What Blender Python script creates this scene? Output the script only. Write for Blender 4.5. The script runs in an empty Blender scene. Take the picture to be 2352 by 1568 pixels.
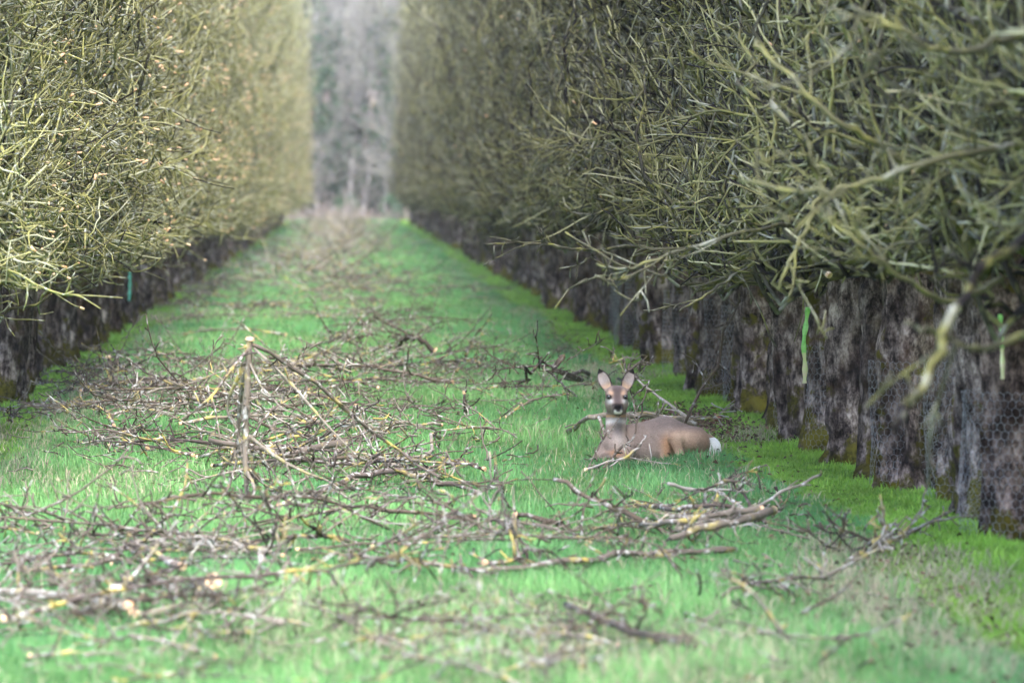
import bpy, math, random
import numpy as np
from mathutils import Vector, Matrix

# ------------------------------------------------------------------ camera, sky, sun, exposure
scene = bpy.context.scene
CAM_H = 1.45                    # eye height over the grass
FPX = 12000.0                   # focal length in pixels of a 2352 px wide picture
VPX, VPY = 790.0, 420.0         # where the aisle's parallel lines meet
FOCUS = 27.7
cam_d = bpy.data.cameras.new('camera')
cam = bpy.data.objects.new('camera', cam_d)
scene.collection.objects.link(cam)
cam.location = (0, 0, CAM_H)
cam.rotation_euler = (math.radians(90), 0, 0)
cam_d.sensor_width = 36.0
cam_d.lens = FPX / 2352.0 * 36.0
cam_d.shift_x = (1176 - VPX) / 2352.0
cam_d.shift_y = -(784 - VPY) / 2352.0
cam_d.clip_start = 0.5
cam_d.clip_end = 4000
cam_d.dof.use_dof = True
cam_d.dof.focus_distance = FOCUS
cam_d.dof.aperture_fstop = 4.4
scene.camera = cam

SUN_EL, SUN_AZ = math.radians(56), math.radians(10)
S = Vector((math.sin(SUN_AZ) * math.cos(SUN_EL), -math.cos(SUN_AZ) * math.cos(SUN_EL), math.sin(SUN_EL)))
world = bpy.data.worlds.new('World')
scene.world = world
world.use_nodes = True
wn = world.node_tree
bg = wn.nodes['Background']
sky = wn.nodes.new('ShaderNodeTexSky')
sky.sky_type = 'NISHITA'
sky.sun_disc = False
sky.sun_elevation = SUN_EL
sky.sun_rotation = math.atan2(S.x, S.y)
sky.air_density = 1.0
sky.dust_density = 2.0
sky.ozone_density = 1.0
wn.links.new(sky.outputs[0], bg.inputs[0])
bg.inputs[1].default_value = 0.15
sun_d = bpy.data.lights.new('sun', 'SUN')
sun_d.energy = 1.5
sun_d.angle = math.radians(25)
sun_d.color = (1.0, 0.975, 0.95)
sun = bpy.data.objects.new('sun', sun_d)
scene.collection.objects.link(sun)
sun.rotation_euler = S.to_track_quat('Z', 'Y').to_euler()
scene.view_settings.view_transform = 'Standard'
scene.view_settings.look = 'None'
scene.view_settings.gamma = 1.0
scene.view_settings.use_curve_mapping = False
scene.view_settings.exposure = 2.75
scene.render.engine = 'CYCLES'
cy = scene.cycles
cy.max_bounces = 4
cy.diffuse_bounces = 2
cy.glossy_bounces = 1
cy.transmission_bounces = 3
cy.transparent_max_bounces = 4
cy.volume_bounces = 0
cy.use_denoising = True
cy.use_adaptive_sampling = True
cy.adaptive_threshold = 0.03
cy.sample_clamp_indirect = 4.0

# ------------------------------------------------------------------ helpers
COL = scene.collection


def gx(px, d):
    return (px - VPX) * d / FPX


def W(px, py, d):
    """a world point at depth d that the photograph shows at (px, py)"""
    return np.array((gx(px, d), d, CAM_H - (py - VPY) * d / FPX))


def dg(py):
    """depth at which the ground appears on picture row py"""
    return FPX * CAM_H / (py - VPY)


def norm(a):
    return a / np.maximum(np.linalg.norm(a, axis=-1, keepdims=True), 1e-9)


def mesh_np(name, verts, quads=None, tris=None, mats=(), qmat=None, tmat=None, attrs=None, smooth=True):
    me = bpy.data.meshes.new(name)
    q = np.zeros((0, 4), np.int32) if quads is None else np.asarray(quads, np.int32).reshape(-1, 4)
    t = np.zeros((0, 3), np.int32) if tris is None else np.asarray(tris, np.int32).reshape(-1, 3)
    v = np.asarray(verts, np.float32)
    me.vertices.add(len(v))
    me.vertices.foreach_set('co', v.ravel())
    nl = q.size + t.size
    me.loops.add(nl)
    me.loops.foreach_set('vertex_index', np.concatenate([q.ravel(), t.ravel()]).astype(np.int32))
    npoly = len(q) + len(t)
    me.polygons.add(npoly)
    starts = np.concatenate([np.arange(len(q)) * 4, len(q) * 4 + np.arange(len(t)) * 3]).astype(np.int32)
    me.polygons.foreach_set('loop_start', starts)
    mi = np.concatenate([np.zeros(len(q), np.int32) if qmat is None else np.asarray(qmat, np.int32),
                         np.zeros(len(t), np.int32) if tmat is None else np.asarray(tmat, np.int32)])
    for m in mats:
        me.materials.append(m)
    me.polygons.foreach_set('material_index', mi)
    me.polygons.foreach_set('use_smooth', np.full(npoly, smooth, bool))
    for k, a in (attrs or {}).items():
        a = np.asarray(a, np.float32)
        if a.ndim == 1:
            at = me.attributes.new(k, 'FLOAT', 'POINT')
            at.data.foreach_set('value', a)
        else:
            at = me.attributes.new(k, 'FLOAT_COLOR', 'POINT')
            if a.shape[1] == 3:
                a = np.concatenate([a, np.ones((len(a), 1), np.float32)], 1)
            at.data.foreach_set('color', a.ravel())
    me.update(calc_edges=True)
    me.validate()
    return me


def obj(name, me, parent=None, loc=None):
    o = bpy.data.objects.new(name, me)
    COL.objects.link(o)
    if parent is not None:
        o.parent = parent
    if loc is not None:
        o.location = loc
    return o


def tag(o, label=None, cat=None, group=None, kind=None):
    if label: o['label'] = label
    if cat: o['category'] = cat
    if group: o['group'] = group
    if kind: o['kind'] = kind
    return o


def empty(name, loc=(0, 0, 0), rz=0.0):
    e = bpy.data.objects.new(name, None)
    COL.objects.link(e)
    e.location = loc
    e.rotation_euler = (0, 0, rz)
    e.empty_display_size = 0.1
    return e


def value_noise(p, seed=0):
    """smooth lattice noise, p (N, 2 or 3), about -1..1"""
    p = np.asarray(p, np.float64)
    if p.shape[-1] == 2:
        p = np.concatenate([p, np.zeros(p.shape[:-1] + (1,))], -1)
    i = np.floor(p).astype(np.int64)
    f = p - i
    f = f * f * (3 - 2 * f)
    out = np.zeros(p.shape[:-1])
    for dx in (0, 1):
        for dy in (0, 1):
            for dz in (0, 1):
                h = (i[..., 0] + dx) * 374761393 + (i[..., 1] + dy) * 668265263 + (i[..., 2] + dz) * 2147483647 + seed * 1274126177
                h = (h ^ (h >> 13)) * 1274126177
                h = (h ^ (h >> 16)) & 0xFFFF
                w = (f[..., 0] if dx else 1 - f[..., 0]) * (f[..., 1] if dy else 1 - f[..., 1]) * (f[..., 2] if dz else 1 - f[..., 2])
                out += w * (h / 32767.5 - 1)
    return out


# ------------------------------------------------------------------ materials
def new_mat(name):
    m = bpy.data.materials.new(name)
    m.use_nodes = True
    nt = m.node_tree
    nt.nodes.clear()
    out = nt.nodes.new('ShaderNodeOutputMaterial')
    return m, nt, out


def N(nt, typ, **kw):
    n = nt.nodes.new(typ)
    for k, v in kw.items():
        setattr(n, k, v)
    return n


def mixc(nt, fac, a, b, blend='MIX'):
    n = nt.nodes.new('ShaderNodeMix')
    n.data_type = 'RGBA'
    n.blend_type = blend
    for i, v in ((0, fac), (6, a), (7, b)):
        if hasattr(v, 'links'):
            nt.links.new(v, n.inputs[i])
        elif i == 0:
            n.inputs[0].default_value = v
        else:
            n.inputs[i].default_value = (*v, 1)
    return n.outputs[2]


def ramp(nt, fac, stops):
    r = nt.nodes.new('ShaderNodeValToRGB')
    cr = r.color_ramp
    while len(cr.elements) < len(stops):
        cr.elements.new(0.5)
    for e, (p, c) in zip(cr.elements, stops):
        e.position = p
        e.color = (*c, 1) if len(c) == 3 else c
    nt.links.new(fac, r.inputs[0])
    return r.outputs[0]


def noise(nt, vec, scale, detail=4, rough=0.55):
    n = nt.nodes.new('ShaderNodeTexNoise')
    n.inputs['Scale'].default_value = scale
    n.inputs['Detail'].default_value = detail
    n.inputs['Roughness'].default_value = rough
    if vec is not None:
        nt.links.new(vec, n.inputs['Vector'])
    return n.outputs['Fac']


def principled(nt, out, rough=0.85, spec=0.25):
    b = nt.nodes.new('ShaderNodeBsdfPrincipled')
    b.inputs['Roughness'].default_value = rough
    b.inputs['Specular IOR Level'].default_value = spec
    nt.links.new(b.outputs[0], out.inputs[0])
    return b


def bump(nt, b, height, strength=0.6, dist=0.01):
    n = nt.nodes.new('ShaderNodeBump')
    n.inputs['Strength'].default_value = strength
    n.inputs['Distance'].default_value = dist
    nt.links.new(height, n.inputs['Height'])
    nt.links.new(n.outputs[0], b.inputs['Normal'])


def attr(nt, name, out='Fac'):
    a = nt.nodes.new('ShaderNodeAttribute')
    a.attribute_name = name
    return a.outputs[out]


def mapping(nt, scale=(1, 1, 1), coord='Object'):
    tc = nt.nodes.new('ShaderNodeTexCoord')
    mp = nt.nodes.new('ShaderNodeMapping')
    mp.inputs['Scale'].default_value = scale
    nt.links.new(tc.outputs[coord], mp.inputs[0])
    return mp.outputs[0]


def twig_mat(name, stops, lichen, grey, lich_lo, lich_hi, grey_scale=23.0):
    """twig bark: a tone for each twig, lichen crusts and pale grey algae in patches"""
    m, nt, out = new_mat(name)
    b = principled(nt, out, 0.85, 0.10)
    base = ramp(nt, attr(nt, 'tone'), stops)
    v = mapping(nt)
    l1 = ramp(nt, noise(nt, v, 9.0, 3), [(lich_lo, (0, 0, 0)), (lich_hi, (1, 1, 1))])
    c = mixc(nt, l1, base, lichen)
    l2 = ramp(nt, noise(nt, v, grey_scale, 3), [(0.56, (0, 0, 0)), (0.68, (1, 1, 1))])
    c = mixc(nt, l2, c, grey)
    nt.links.new(c, b.inputs['Base Color'])
    bump(nt, b, noise(nt, v, 90.0, 3), 0.5, 0.004)
    return m


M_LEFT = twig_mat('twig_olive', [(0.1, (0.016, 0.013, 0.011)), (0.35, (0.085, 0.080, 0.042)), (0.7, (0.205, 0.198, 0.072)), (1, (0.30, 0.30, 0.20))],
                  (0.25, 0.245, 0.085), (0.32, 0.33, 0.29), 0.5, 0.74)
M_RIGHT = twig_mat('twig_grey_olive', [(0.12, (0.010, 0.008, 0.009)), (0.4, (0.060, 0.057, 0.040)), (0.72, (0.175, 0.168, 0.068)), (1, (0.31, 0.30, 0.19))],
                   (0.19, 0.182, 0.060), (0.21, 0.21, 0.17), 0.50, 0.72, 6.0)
M_WOODLAND = twig_mat('twig_purple_grey', [(0, (0.07, 0.06, 0.06)), (0.5, (0.145, 0.128, 0.125)), (1, (0.22, 0.20, 0.19))],
                      (0.27, 0.25, 0.15), (0.30, 0.28, 0.27), 0.5, 0.75)
M_BRUSH = twig_mat('pruning_bark', [(0, (0.03, 0.024, 0.022)), (0.4, (0.085, 0.066, 0.058)), (0.75, (0.17, 0.145, 0.115)), (1, (0.31, 0.28, 0.26))],
                   (0.34, 0.275, 0.085), (0.40, 0.39, 0.37), 0.55, 0.68)
M_BRUSH_DARK = twig_mat('pruning_bark_dark', [(0, (0.03, 0.024, 0.02)), (0.5, (0.085, 0.065, 0.05)), (1, (0.17, 0.145, 0.12))],
                        (0.2, 0.17, 0.07), (0.3, 0.29, 0.27), 0.6, 0.75)

m, nt, out = new_mat('cut_wood')
b = principled(nt, out, 0.7, 0.2)
v = mapping(nt)
nt.links.new(ramp(nt, noise(nt, v, 30, 3), [(0.3, (0.46, 0.24, 0.12)), (0.7, (0.64, 0.46, 0.30))]), b.inputs['Base Color'])
M_CUT = m
m, nt, out = new_mat('cut_wood_fresh')
b = principled(nt, out, 0.6, 0.2)
v = mapping(nt)
nt.links.new(ramp(nt, noise(nt, v, 40, 3), [(0.35, (0.50, 0.30, 0.17)), (0.6, (0.66, 0.50, 0.35))]), b.inputs['Base Color'])
M_CUT_PALE = m

# bark of the trunks
m, nt, out = new_mat('old_trunk_bark')
b = principled(nt, out, 0.9, 0.06)
v = mapping(nt, (1, 1, 0.6))
n1 = noise(nt, v, 19, 8, 0.78)
c = ramp(nt, n1, [(0.39, (0.012, 0.009, 0.010)), (0.47, (0.095, 0.078, 0.076)), (0.54, (0.26, 0.225, 0.215)), (0.64, (0.54, 0.49, 0.475))])
v2 = mapping(nt)
n2 = noise(nt, v2, 7, 3)
c = mixc(nt, ramp(nt, n2, [(0.5, (0, 0, 0)), (0.68, (0.7, 0.7, 0.7))]), c, (0.13, 0.085, 0.065))
sep = nt.nodes.new('ShaderNodeSeparateXYZ')
nt.links.new(v2, sep.inputs[0])
n3 = noise(nt, v2, 7, 6, 0.65)
hm = N(nt, 'ShaderNodeMapRange')
hm.inputs['From Min'].default_value = 0.02
hm.inputs['From Max'].default_value = 0.45
hm.inputs['To Min'].default_value = 0.10
hm.inputs['To Max'].default_value = -0.07
nt.links.new(sep.outputs[2], hm.inputs['Value'])
ad = N(nt, 'ShaderNodeMath', operation='ADD')
nt.links.new(n3, ad.inputs[0])
nt.links.new(hm.outputs[0], ad.inputs[1])
moss = ramp(nt, ad.outputs[0], [(0.54, (0, 0, 0)), (0.62, (1, 1, 1))])
mossc = ramp(nt, noise(nt, v2, 60, 3), [(0.3, (0.03, 0.03, 0.008)), (0.7, (0.14, 0.135, 0.02))])
c = mixc(nt, moss, c, mossc)
# tufts of brighter moss high on some trunks
n4 = noise(nt, v2, 5.5, 5, 0.6)
oi = nt.nodes.new('ShaderNodeObjectInfo')
sh = N(nt, 'ShaderNodeMath', operation='MULTIPLY_ADD')
nt.links.new(oi.outputs['Random'], sh.inputs[0])
sh.inputs[1].default_value = 0.14
nt.links.new(n4, sh.inputs[2])
c = mixc(nt, ramp(nt, sh.outputs[0], [(0.67, (0, 0, 0)), (0.72, (1, 1, 1))]), c, (0.12, 0.115, 0.018))
# broad darker and paler zones in the bark
n5 = noise(nt, v, 5.0, 4, 0.6)
c = mixc(nt, 1.0, c, ramp(nt, n5, [(0.36, (0.30, 0.27, 0.26)), (0.50, (0.85, 0.82, 0.82)), (0.66, (1.45, 1.38, 1.36))]), 'MULTIPLY')
# each trunk weathered to its own shade
c = mixc(nt, 1.0, c, ramp(nt, oi.outputs['Random'], [(0.0, (0.55, 0.50, 0.48)), (0.3, (1.0, 0.96, 0.95)), (0.55, (0.68, 0.58, 0.53)), (0.8, (1.15, 1.1, 1.12)), (1.0, (0.8, 0.74, 0.72))]), 'MULTIPLY')
nt.links.new(c, b.inputs['Base Color'])
bump(nt, b, n1, 1.0, 0.03)
M_TRUNK = m

# galvanised wire
m, nt, out = new_mat('galvanised_wire')
b = principled(nt, out, 0.45, 0.5)
b.inputs['Metallic'].default_value = 0.6
v = mapping(nt)
nt.links.new(ramp(nt, noise(nt, v, 14, 2), [(0.35, (0.16, 0.16, 0.18)), (0.7, (0.34, 0.35, 0.39))]), b.inputs['Base Color'])
M_WIRE = m

# foliage-like blades with a colour of their own
def blade_mat(name, transl=0.35, rough=0.6):
    m, nt, out = new_mat(name)
    col = attr(nt, 'col', 'Color')
    d = N(nt, 'ShaderNodeBsdfPrincipled')
    d.inputs['Roughness'].default_value = rough
    d.inputs['Specular IOR Level'].default_value = 0.12
    t = N(nt, 'ShaderNodeBsdfTranslucent')
    mx = N(nt, 'ShaderNodeMixShader')
    mx.inputs[0].default_value = transl
    nt.links.new(col, d.inputs['Base Color'])
    nt.links.new(col, t.inputs['Color'])
    nt.links.new(d.outputs[0], mx.inputs[1])
    nt.links.new(t.outputs[0], mx.inputs[2])
    nt.links.new(mx.outputs[0], out.inputs[0])
    return m


M_GRASS = blade_mat('grass_blades')
M_LITTER = blade_mat('dead_leaves', 0.15, 0.8)
M_IVY = blade_mat('ivy_leaves', 0.2, 0.5)

# ground under the grass
m, nt, out = new_mat('orchard_soil')
b = principled(nt, out, 0.95, 0.1)
v = mapping(nt)
n1 = noise(nt, v, 2.2, 5)
n2 = noise(nt, v, 17, 4)
c = ramp(nt, n1, [(0.35, (0.055, 0.12, 0.028)), (0.6, (0.085, 0.16, 0.04)), (0.75, (0.14, 0.13, 0.07))])
c = mixc(nt, ramp(nt, n2, [(0.55, (0, 0, 0)), (0.7, (1, 1, 1))]), c, (0.10, 0.075, 0.05))
sx = nt.nodes.new('ShaderNodeSeparateXYZ')
nt.links.new(v, sx.inputs[0])
ab = N(nt, 'ShaderNodeMath', operation='ABSOLUTE')
nt.links.new(sx.outputs[0], ab.inputs[0])
jig = N(nt, 'ShaderNodeMath', operation='MULTIPLY_ADD')
nt.links.new(n1, jig.inputs[0])
jig.inputs[1].default_value = 0.5
nt.links.new(ab.outputs[0], jig.inputs[2])
strip = N(nt, 'ShaderNodeMapRange')
strip.inputs['From Min'].default_value = 2.24
strip.inputs['From Max'].default_value = 2.36
nt.links.new(jig.outputs[0], strip.inputs['Value'])
c = mixc(nt, strip.outputs[0], c, ramp(nt, n2, [(0.38, (0.10, 0.20, 0.026)), (0.58, (0.16, 0.28, 0.04)), (0.74, (0.14, 0.12, 0.06))]))
nt.links.new(c, b.inputs['Base Color'])
bump(nt, b, n2, 0.8, 0.03)
M_SOIL = m


def flat_mat(name, c0, c1, rough=0.6, scale=20, spec=0.3):
    m, nt, out = new_mat(name)
    b = principled(nt, out, rough, spec)
    v = mapping(nt)
    nt.links.new(ramp(nt, noise(nt, v, scale, 3), [(0.35, c0), (0.65, c1)]), b.inputs['Base Color'])
    return m


M_RIBBON = flat_mat('green_plastic_ribbon', (0.12, 0.40, 0.06), (0.26, 0.56, 0.15), 0.35, 30, 0.5)
M_RIBBON_Y = flat_mat('yellow_plastic_ribbon', (0.52, 0.42, 0.30), (0.42, 0.52, 0.20), 0.4, 30, 0.5)
M_RIBBON_T = flat_mat('teal_plastic_ribbon', (0.06, 0.30, 0.22), (0.12, 0.40, 0.30), 0.4, 30, 0.5)
M_ORANGE = flat_mat('orange_tag', (0.70, 0.16, 0.06), (0.80, 0.24, 0.10), 0.5)
M_APPLE = flat_mat('rotten_apple', (0.10, 0.025, 0.02), (0.22, 0.07, 0.05), 0.5, 25)

M_PALE = flat_mat('pale_stem_bark', (0.17, 0.15, 0.145), (0.27, 0.245, 0.24), 0.8, 6)
M_BRAMBLE = twig_mat('dead_bramble', [(0, (0.10, 0.07, 0.07)), (0.5, (0.20, 0.15, 0.145)), (1, (0.32, 0.26, 0.25))],
                     (0.36, 0.30, 0.22), (0.40, 0.34, 0.34), 0.5, 0.75)


# ------------------------------------------------------------------ tubes
def grow(rng, start, d0, L, n, wob, bias=(0, 0, 0), curl=None):
    """M random curved shoots as (M, n, 3) polylines"""
    M = len(start)
    d = norm(d0)
    P = np.zeros((M, n, 3))
    P[:, 0] = start
    step = (L / (n - 1))[:, None]
    bias = np.asarray(bias, float)
    for i in range(1, n):
        d = norm(d + rng.normal(0, wob, (M, 3)) + bias)
        P[:, i] = P[:, i - 1] + d * step
    return P


def tubes(rng, P, R, k=4, cap=None, tone=None):
    """tubes round polylines. returns verts, quads, cap tris, cap flags, tone per vertex"""
    M, n, _ = P.shape
    T = norm(np.gradient(P, axis=1))
    ref = norm(rng.normal(0, 1, (M, 1, 3)))
    U = ref - (ref * T).sum(-1, keepdims=True) * T
    U = norm(U)
    V = np.cross(T, U)
    a = np.arange(k) * 2 * math.pi / k
    ring = (np.cos(a)[None, None, :, None] * U[:, :, None, :] + np.sin(a)[None, None, :, None] * V[:, :, None, :])
    verts = P[:, :, None, :] + ring * R[:, :, None, None]
    verts = verts.reshape(-1, 3)
    base = (np.arange(M) * n * k)[:, None, None]
    ii = (np.arange(n - 1) * k)[None, :, None]
    j = np.arange(k)[None, None, :]
    j2 = (j + 1) % k
    quads = np.stack(np.broadcast_arrays(base + ii + j, base + ii + j2, base + ii + k + j2, base + ii + k + j), -1).reshape(-1, 4)
    # caps at both ends
    tr = []
    for which in (0, 1):
        off = (0 if which == 0 else (n - 1) * k)
        b0 = np.arange(M) * n * k + off
        for q in range(1, k - 1):
            tri = np.stack([b0, b0 + (q + 1 if which == 0 else q), b0 + (q if which == 0 else q + 1)], -1)
            tr.append(tri)
    tris = np.stack(tr, 1).reshape(-1, 3)          # M, 2*(k-2)
    if cap is None:
        cap = np.zeros(M, bool)
    tm = np.zeros((M, 2 * (k - 2)), np.int32)
    tm[:, (k - 2):] = cap[:, None]
    if tone is None:
        tone = rng.uniform(0, 1, M)
    tv = np.repeat(tone, n * k)
    return verts, quads, tris, tm.ravel(), tv


class Bag:
    def __init__(self):
        self.v, self.q, self.t, self.tm, self.tone, self.n = [], [], [], [], [], 0

    def add(self, tb):
        v, q, t, tm, tone = tb
        self.v.append(v); self.q.append(q + self.n); self.t.append(t + self.n); self.tm.append(tm); self.tone.append(tone)
        self.n += len(v)

    def mesh(self, name, mats):
        nq = sum(len(q) for q in self.q)
        qm = np.zeros(nq, np.int32)
        qc = getattr(self, 'q_cut', 0)
        if qc:
            qm[-qc:] = 1
        return mesh_np(name, np.concatenate(self.v), np.concatenate(self.q), np.concatenate(self.t), mats, qmat=qm,
                       tmat=np.concatenate(self.tm), attrs={'tone': np.concatenate(self.tone)})


def taper(M, n, r0, r1):
    t = np.linspace(0, 1, n)[None, :]
    r0 = np.broadcast_to(np.asarray(r0, float), (M,))[:, None]
    r1 = np.broadcast_to(np.asarray(r1, float), (M,))[:, None]
    return r0 * (1 - t) + r1 * t


def pick_along(rng, P, cnt, lo=0.1, hi=1.0):
    """random points and tangents on random polylines"""
    M, n, _ = P.shape
    i = rng.integers(0, M, cnt)
    t = rng.uniform(lo, hi, cnt) * (n - 1)
    a = np.minimum(t.astype(int), n - 2)
    f = (t - a)[:, None]
    p = P[i, a] * (1 - f) + P[i, a + 1] * f
    return p, norm(P[i, a + 1] - P[i, a])


def clip_face(P, face):
    """shorten shoots that pass the trimmed face, keeping their root"""
    x0 = P[:, 0, 0]
    xm = P[:, :, 0].max(1)
    f = face
    s = np.where(xm > f, np.clip((f - x0) / np.maximum(xm - x0, 1e-4), 0.12, 1), 1.0)
    return P[:, :1] + (P - P[:, :1]) * s[:, None, None], s < 0.999


def crown_mesh(name, rng, mat, reach, zmin=0.95, zmax=7.4, n1=270, n2=2100, n3=1700, tone_mid=0.5, cutp=0.25, depth=1.0, droop=0.0, spread=0.8, nlong=6, ntip=0, tl=(0.10, 0.55, 1.6), wob=0.26, r1=(0.009, 0.017), tsd=0.30, backf=0.30, r2=(0.0045, 0.0085)):
    bag = Bag()
    # main limbs from the head of the trunk
    M0 = 13
    st = np.stack([rng.normal(0, 0.05, M0), rng.normal(0, 0.05, M0), rng.uniform(1.0, 1.3, M0)], -1)
    dr = np.stack([rng.uniform(-0.6, 0.7, M0), rng.uniform(-0.45, 0.45, M0), rng.uniform(0.5, 1.2, M0)], -1)
    L = rng.uniform(0.45, 1.0, M0) * (zmax - 1.0)
    low = np.arange(M0) < 4
    dr[low] = np.stack([rng.uniform(0.5, 1.0, 4), rng.uniform(-0.5, 0.5, 4), rng.uniform(0.10, 0.4, 4)], -1)
    L[low] = rng.uniform(0.8, 1.2, 4) * reach
    P0 = grow(rng, st, dr, L, 12, 0.13, (0, 0, 0.04))
    P0, _ = clip_face(P0, reach * 0.6)
    bag.add(tubes(rng, P0, taper(M0, 12, rng.uniform(0.03, 0.05, M0), 0.009), 6, tone=rng.uniform(0.0, 0.55, M0)))
    # branches that reach for points spread through the crown
    tx = reach - np.abs(rng.normal(0, 1, n1)) * 0.55 * depth
    back = rng.random(n1) < backf
    tx = np.where(back, rng.uniform(-1.15, 0.3, n1), tx)
    tgt = np.stack([tx, rng.uniform(-spread, spread, n1), zmin + (zmax - zmin) * rng.uniform(0, 1, n1) ** 1.35], -1)
    allp = P0.reshape(-1, 3)
    off = tgt[:, None, :] - allp[None]
    climb = np.where(tgt[:, 2] > zmin + 0.5, rng.uniform(0.2, 1.0, n1), 0.1)
    dist = np.linalg.norm(off - np.stack([climb * 0, climb * 0, climb], -1)[:, None], axis=-1) + np.where(off[..., 2] < -0.1, 1.0, 0) + rng.uniform(0, 0.5, off.shape[:2])
    near = dist.argmin(1)
    st = allp[near]
    vec = tgt - st
    n = 9
    t = np.linspace(0, 1, n)[None, :, None]
    sag = rng.normal(0, 0.10, (n1, 1, 3)) + np.array((0, 0, -droop))
    P1 = st[:, None] + vec[:, None] * t + sag * np.sin(t * math.pi) * np.linalg.norm(vec, axis=-1)[:, None, None]
    P1[:, 1:-1] += rng.normal(0, 0.036, (n1, n - 2, 3))
    bag.add(tubes(rng, P1, taper(n1, n, rng.uniform(*r1, n1), 0.006), 4, cap=rng.random(n1) < cutp,
                  tone=np.clip(rng.normal(tone_mid - 0.1, 0.22, n1), 0, 1)))
    # twigs
    p, tg = pick_along(rng, P1, n2, 0.15, 1.0)
    out = np.array((0.08, 0, 0.18))
    d = norm(tg * 0.3 + rng.normal(0, 1.0, (n2, 3)) * np.array((0.8, 0.9, 1.15)) + out)
    P2 = grow(rng, p, d, tl[0] + tl[1] * rng.uniform(0, 1, n2) ** tl[2], 6, wob, (0.0, 0, 0.02))
    P2, cutf = clip_face(P2, reach + rng.normal(0.03, 0.07, n2))
    low = P2[:, -1, 2] < zmin - 0.12
    P2[low, :, 2] = P2[low, :1, 2] + np.abs(P2[low, :, 2] - P2[low, :1, 2]) * 0.5
    bag.add(tubes(rng, P2, taper(n2, 6, rng.uniform(*r2, n2), rng.uniform(0.003, 0.0045, n2)), 3,
                  cap=(cutf & (rng.random(n2) < 0.6)) | (rng.random(n2) < cutp * 0.4), tone=np.clip(rng.normal(tone_mid, tsd, n2), 0, 1)))
    # long loose shoots that stand out of the face and hang below the skirt
    if nlong:
        p, tg = pick_along(rng, P1, nlong, 0.3, 0.9)
        lowp = rng.random(nlong) < 0.55
        pl, tl = pick_along(rng, P0[:4], nlong, 0.3, 1.0)
        p = np.where(lowp[:, None], pl, p)
        d = norm(np.array((0.6, 0, 0.05)) + rng.normal(0, 0.55, (nlong, 3)) + np.where(lowp[:, None], np.array((0, 0, -0.02)), 0))
        PL = grow(rng, p, d, rng.uniform(0.4, 1.0, nlong), 9, 0.22, (0, 0, 0.04))
        PL[..., 2] = np.maximum(PL[..., 2], zmin - 0.16 + rng.uniform(0, 0.26, (nlong, 1)))
        PL, _ = clip_face(PL, reach + rng.uniform(0.0, 0.30, nlong))
        bag.add(tubes(rng, PL, taper(nlong, 9, rng.uniform(0.008, 0.014, nlong), 0.0045), 5, cap=rng.random(nlong) < 0.5,
                      tone=np.clip(rng.normal(tone_mid + 0.1, 0.2, nlong), 0, 1)))
        q, tq = pick_along(rng, PL, nlong * 7, 0.2, 1.0)
        QL = grow(rng, q, norm(tq * 0.6 + rng.normal(0, 0.6, (nlong * 7, 3))), rng.uniform(0.05, 0.4, nlong * 7), 5, 0.12)
        bag.add(tubes(rng, QL, taper(nlong * 7, 5, 0.0055, 0.0035), 4, tone=np.clip(rng.normal(tone_mid, 0.25, nlong * 7), 0, 1)))
    # spurs
    p, tg = pick_along(rng, P2, n3, 0.1, 1.0)
    d = norm(rng.normal(0, 1, (n3, 3)) + tg * 0.5 + out * 0.5)
    P3 = grow(rng, p, d, rng.uniform(0.03, 0.17, n3), 3, 0.3)
    bag.add(tubes(rng, P3, taper(n3, 3, rng.uniform(0.0035, 0.005, n3), 0.003), 3, tone=np.clip(rng.normal(tone_mid, tsd, n3), 0, 1),
                  cap=rng.random(n3) < cutp * 0.25))
    # torn and sawn tips showing bare wood
    if ntip:
        tips = np.argsort(-P2[:, -1, 0] + rng.uniform(0, 0.5, n2))[:ntip]
        a, b_ = P2[tips, -2], P2[tips, -1]
        dv = norm(b_ - a)
        ln = rng.uniform(0.010, 0.035, ntip)[:, None] * np.where(rng.random((ntip, 1)) < 0.12, 2.2, 1)
        PT = np.stack([b_ - dv * ln, b_ - dv * ln * 0.4, b_ + dv * 0.003], 1)
        v_, q_, t_, tm_, to_ = tubes(rng, PT, np.repeat(rng.uniform(0.0042, 0.0075, (ntip, 1)), 3, 1), 5, cap=np.ones(ntip, bool))
        bag.add((v_, q_, t_, np.ones_like(tm_), to_))
        bag.q_cut = len(q_)
    return bag.mesh(name, [mat, M_CUT])


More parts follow.
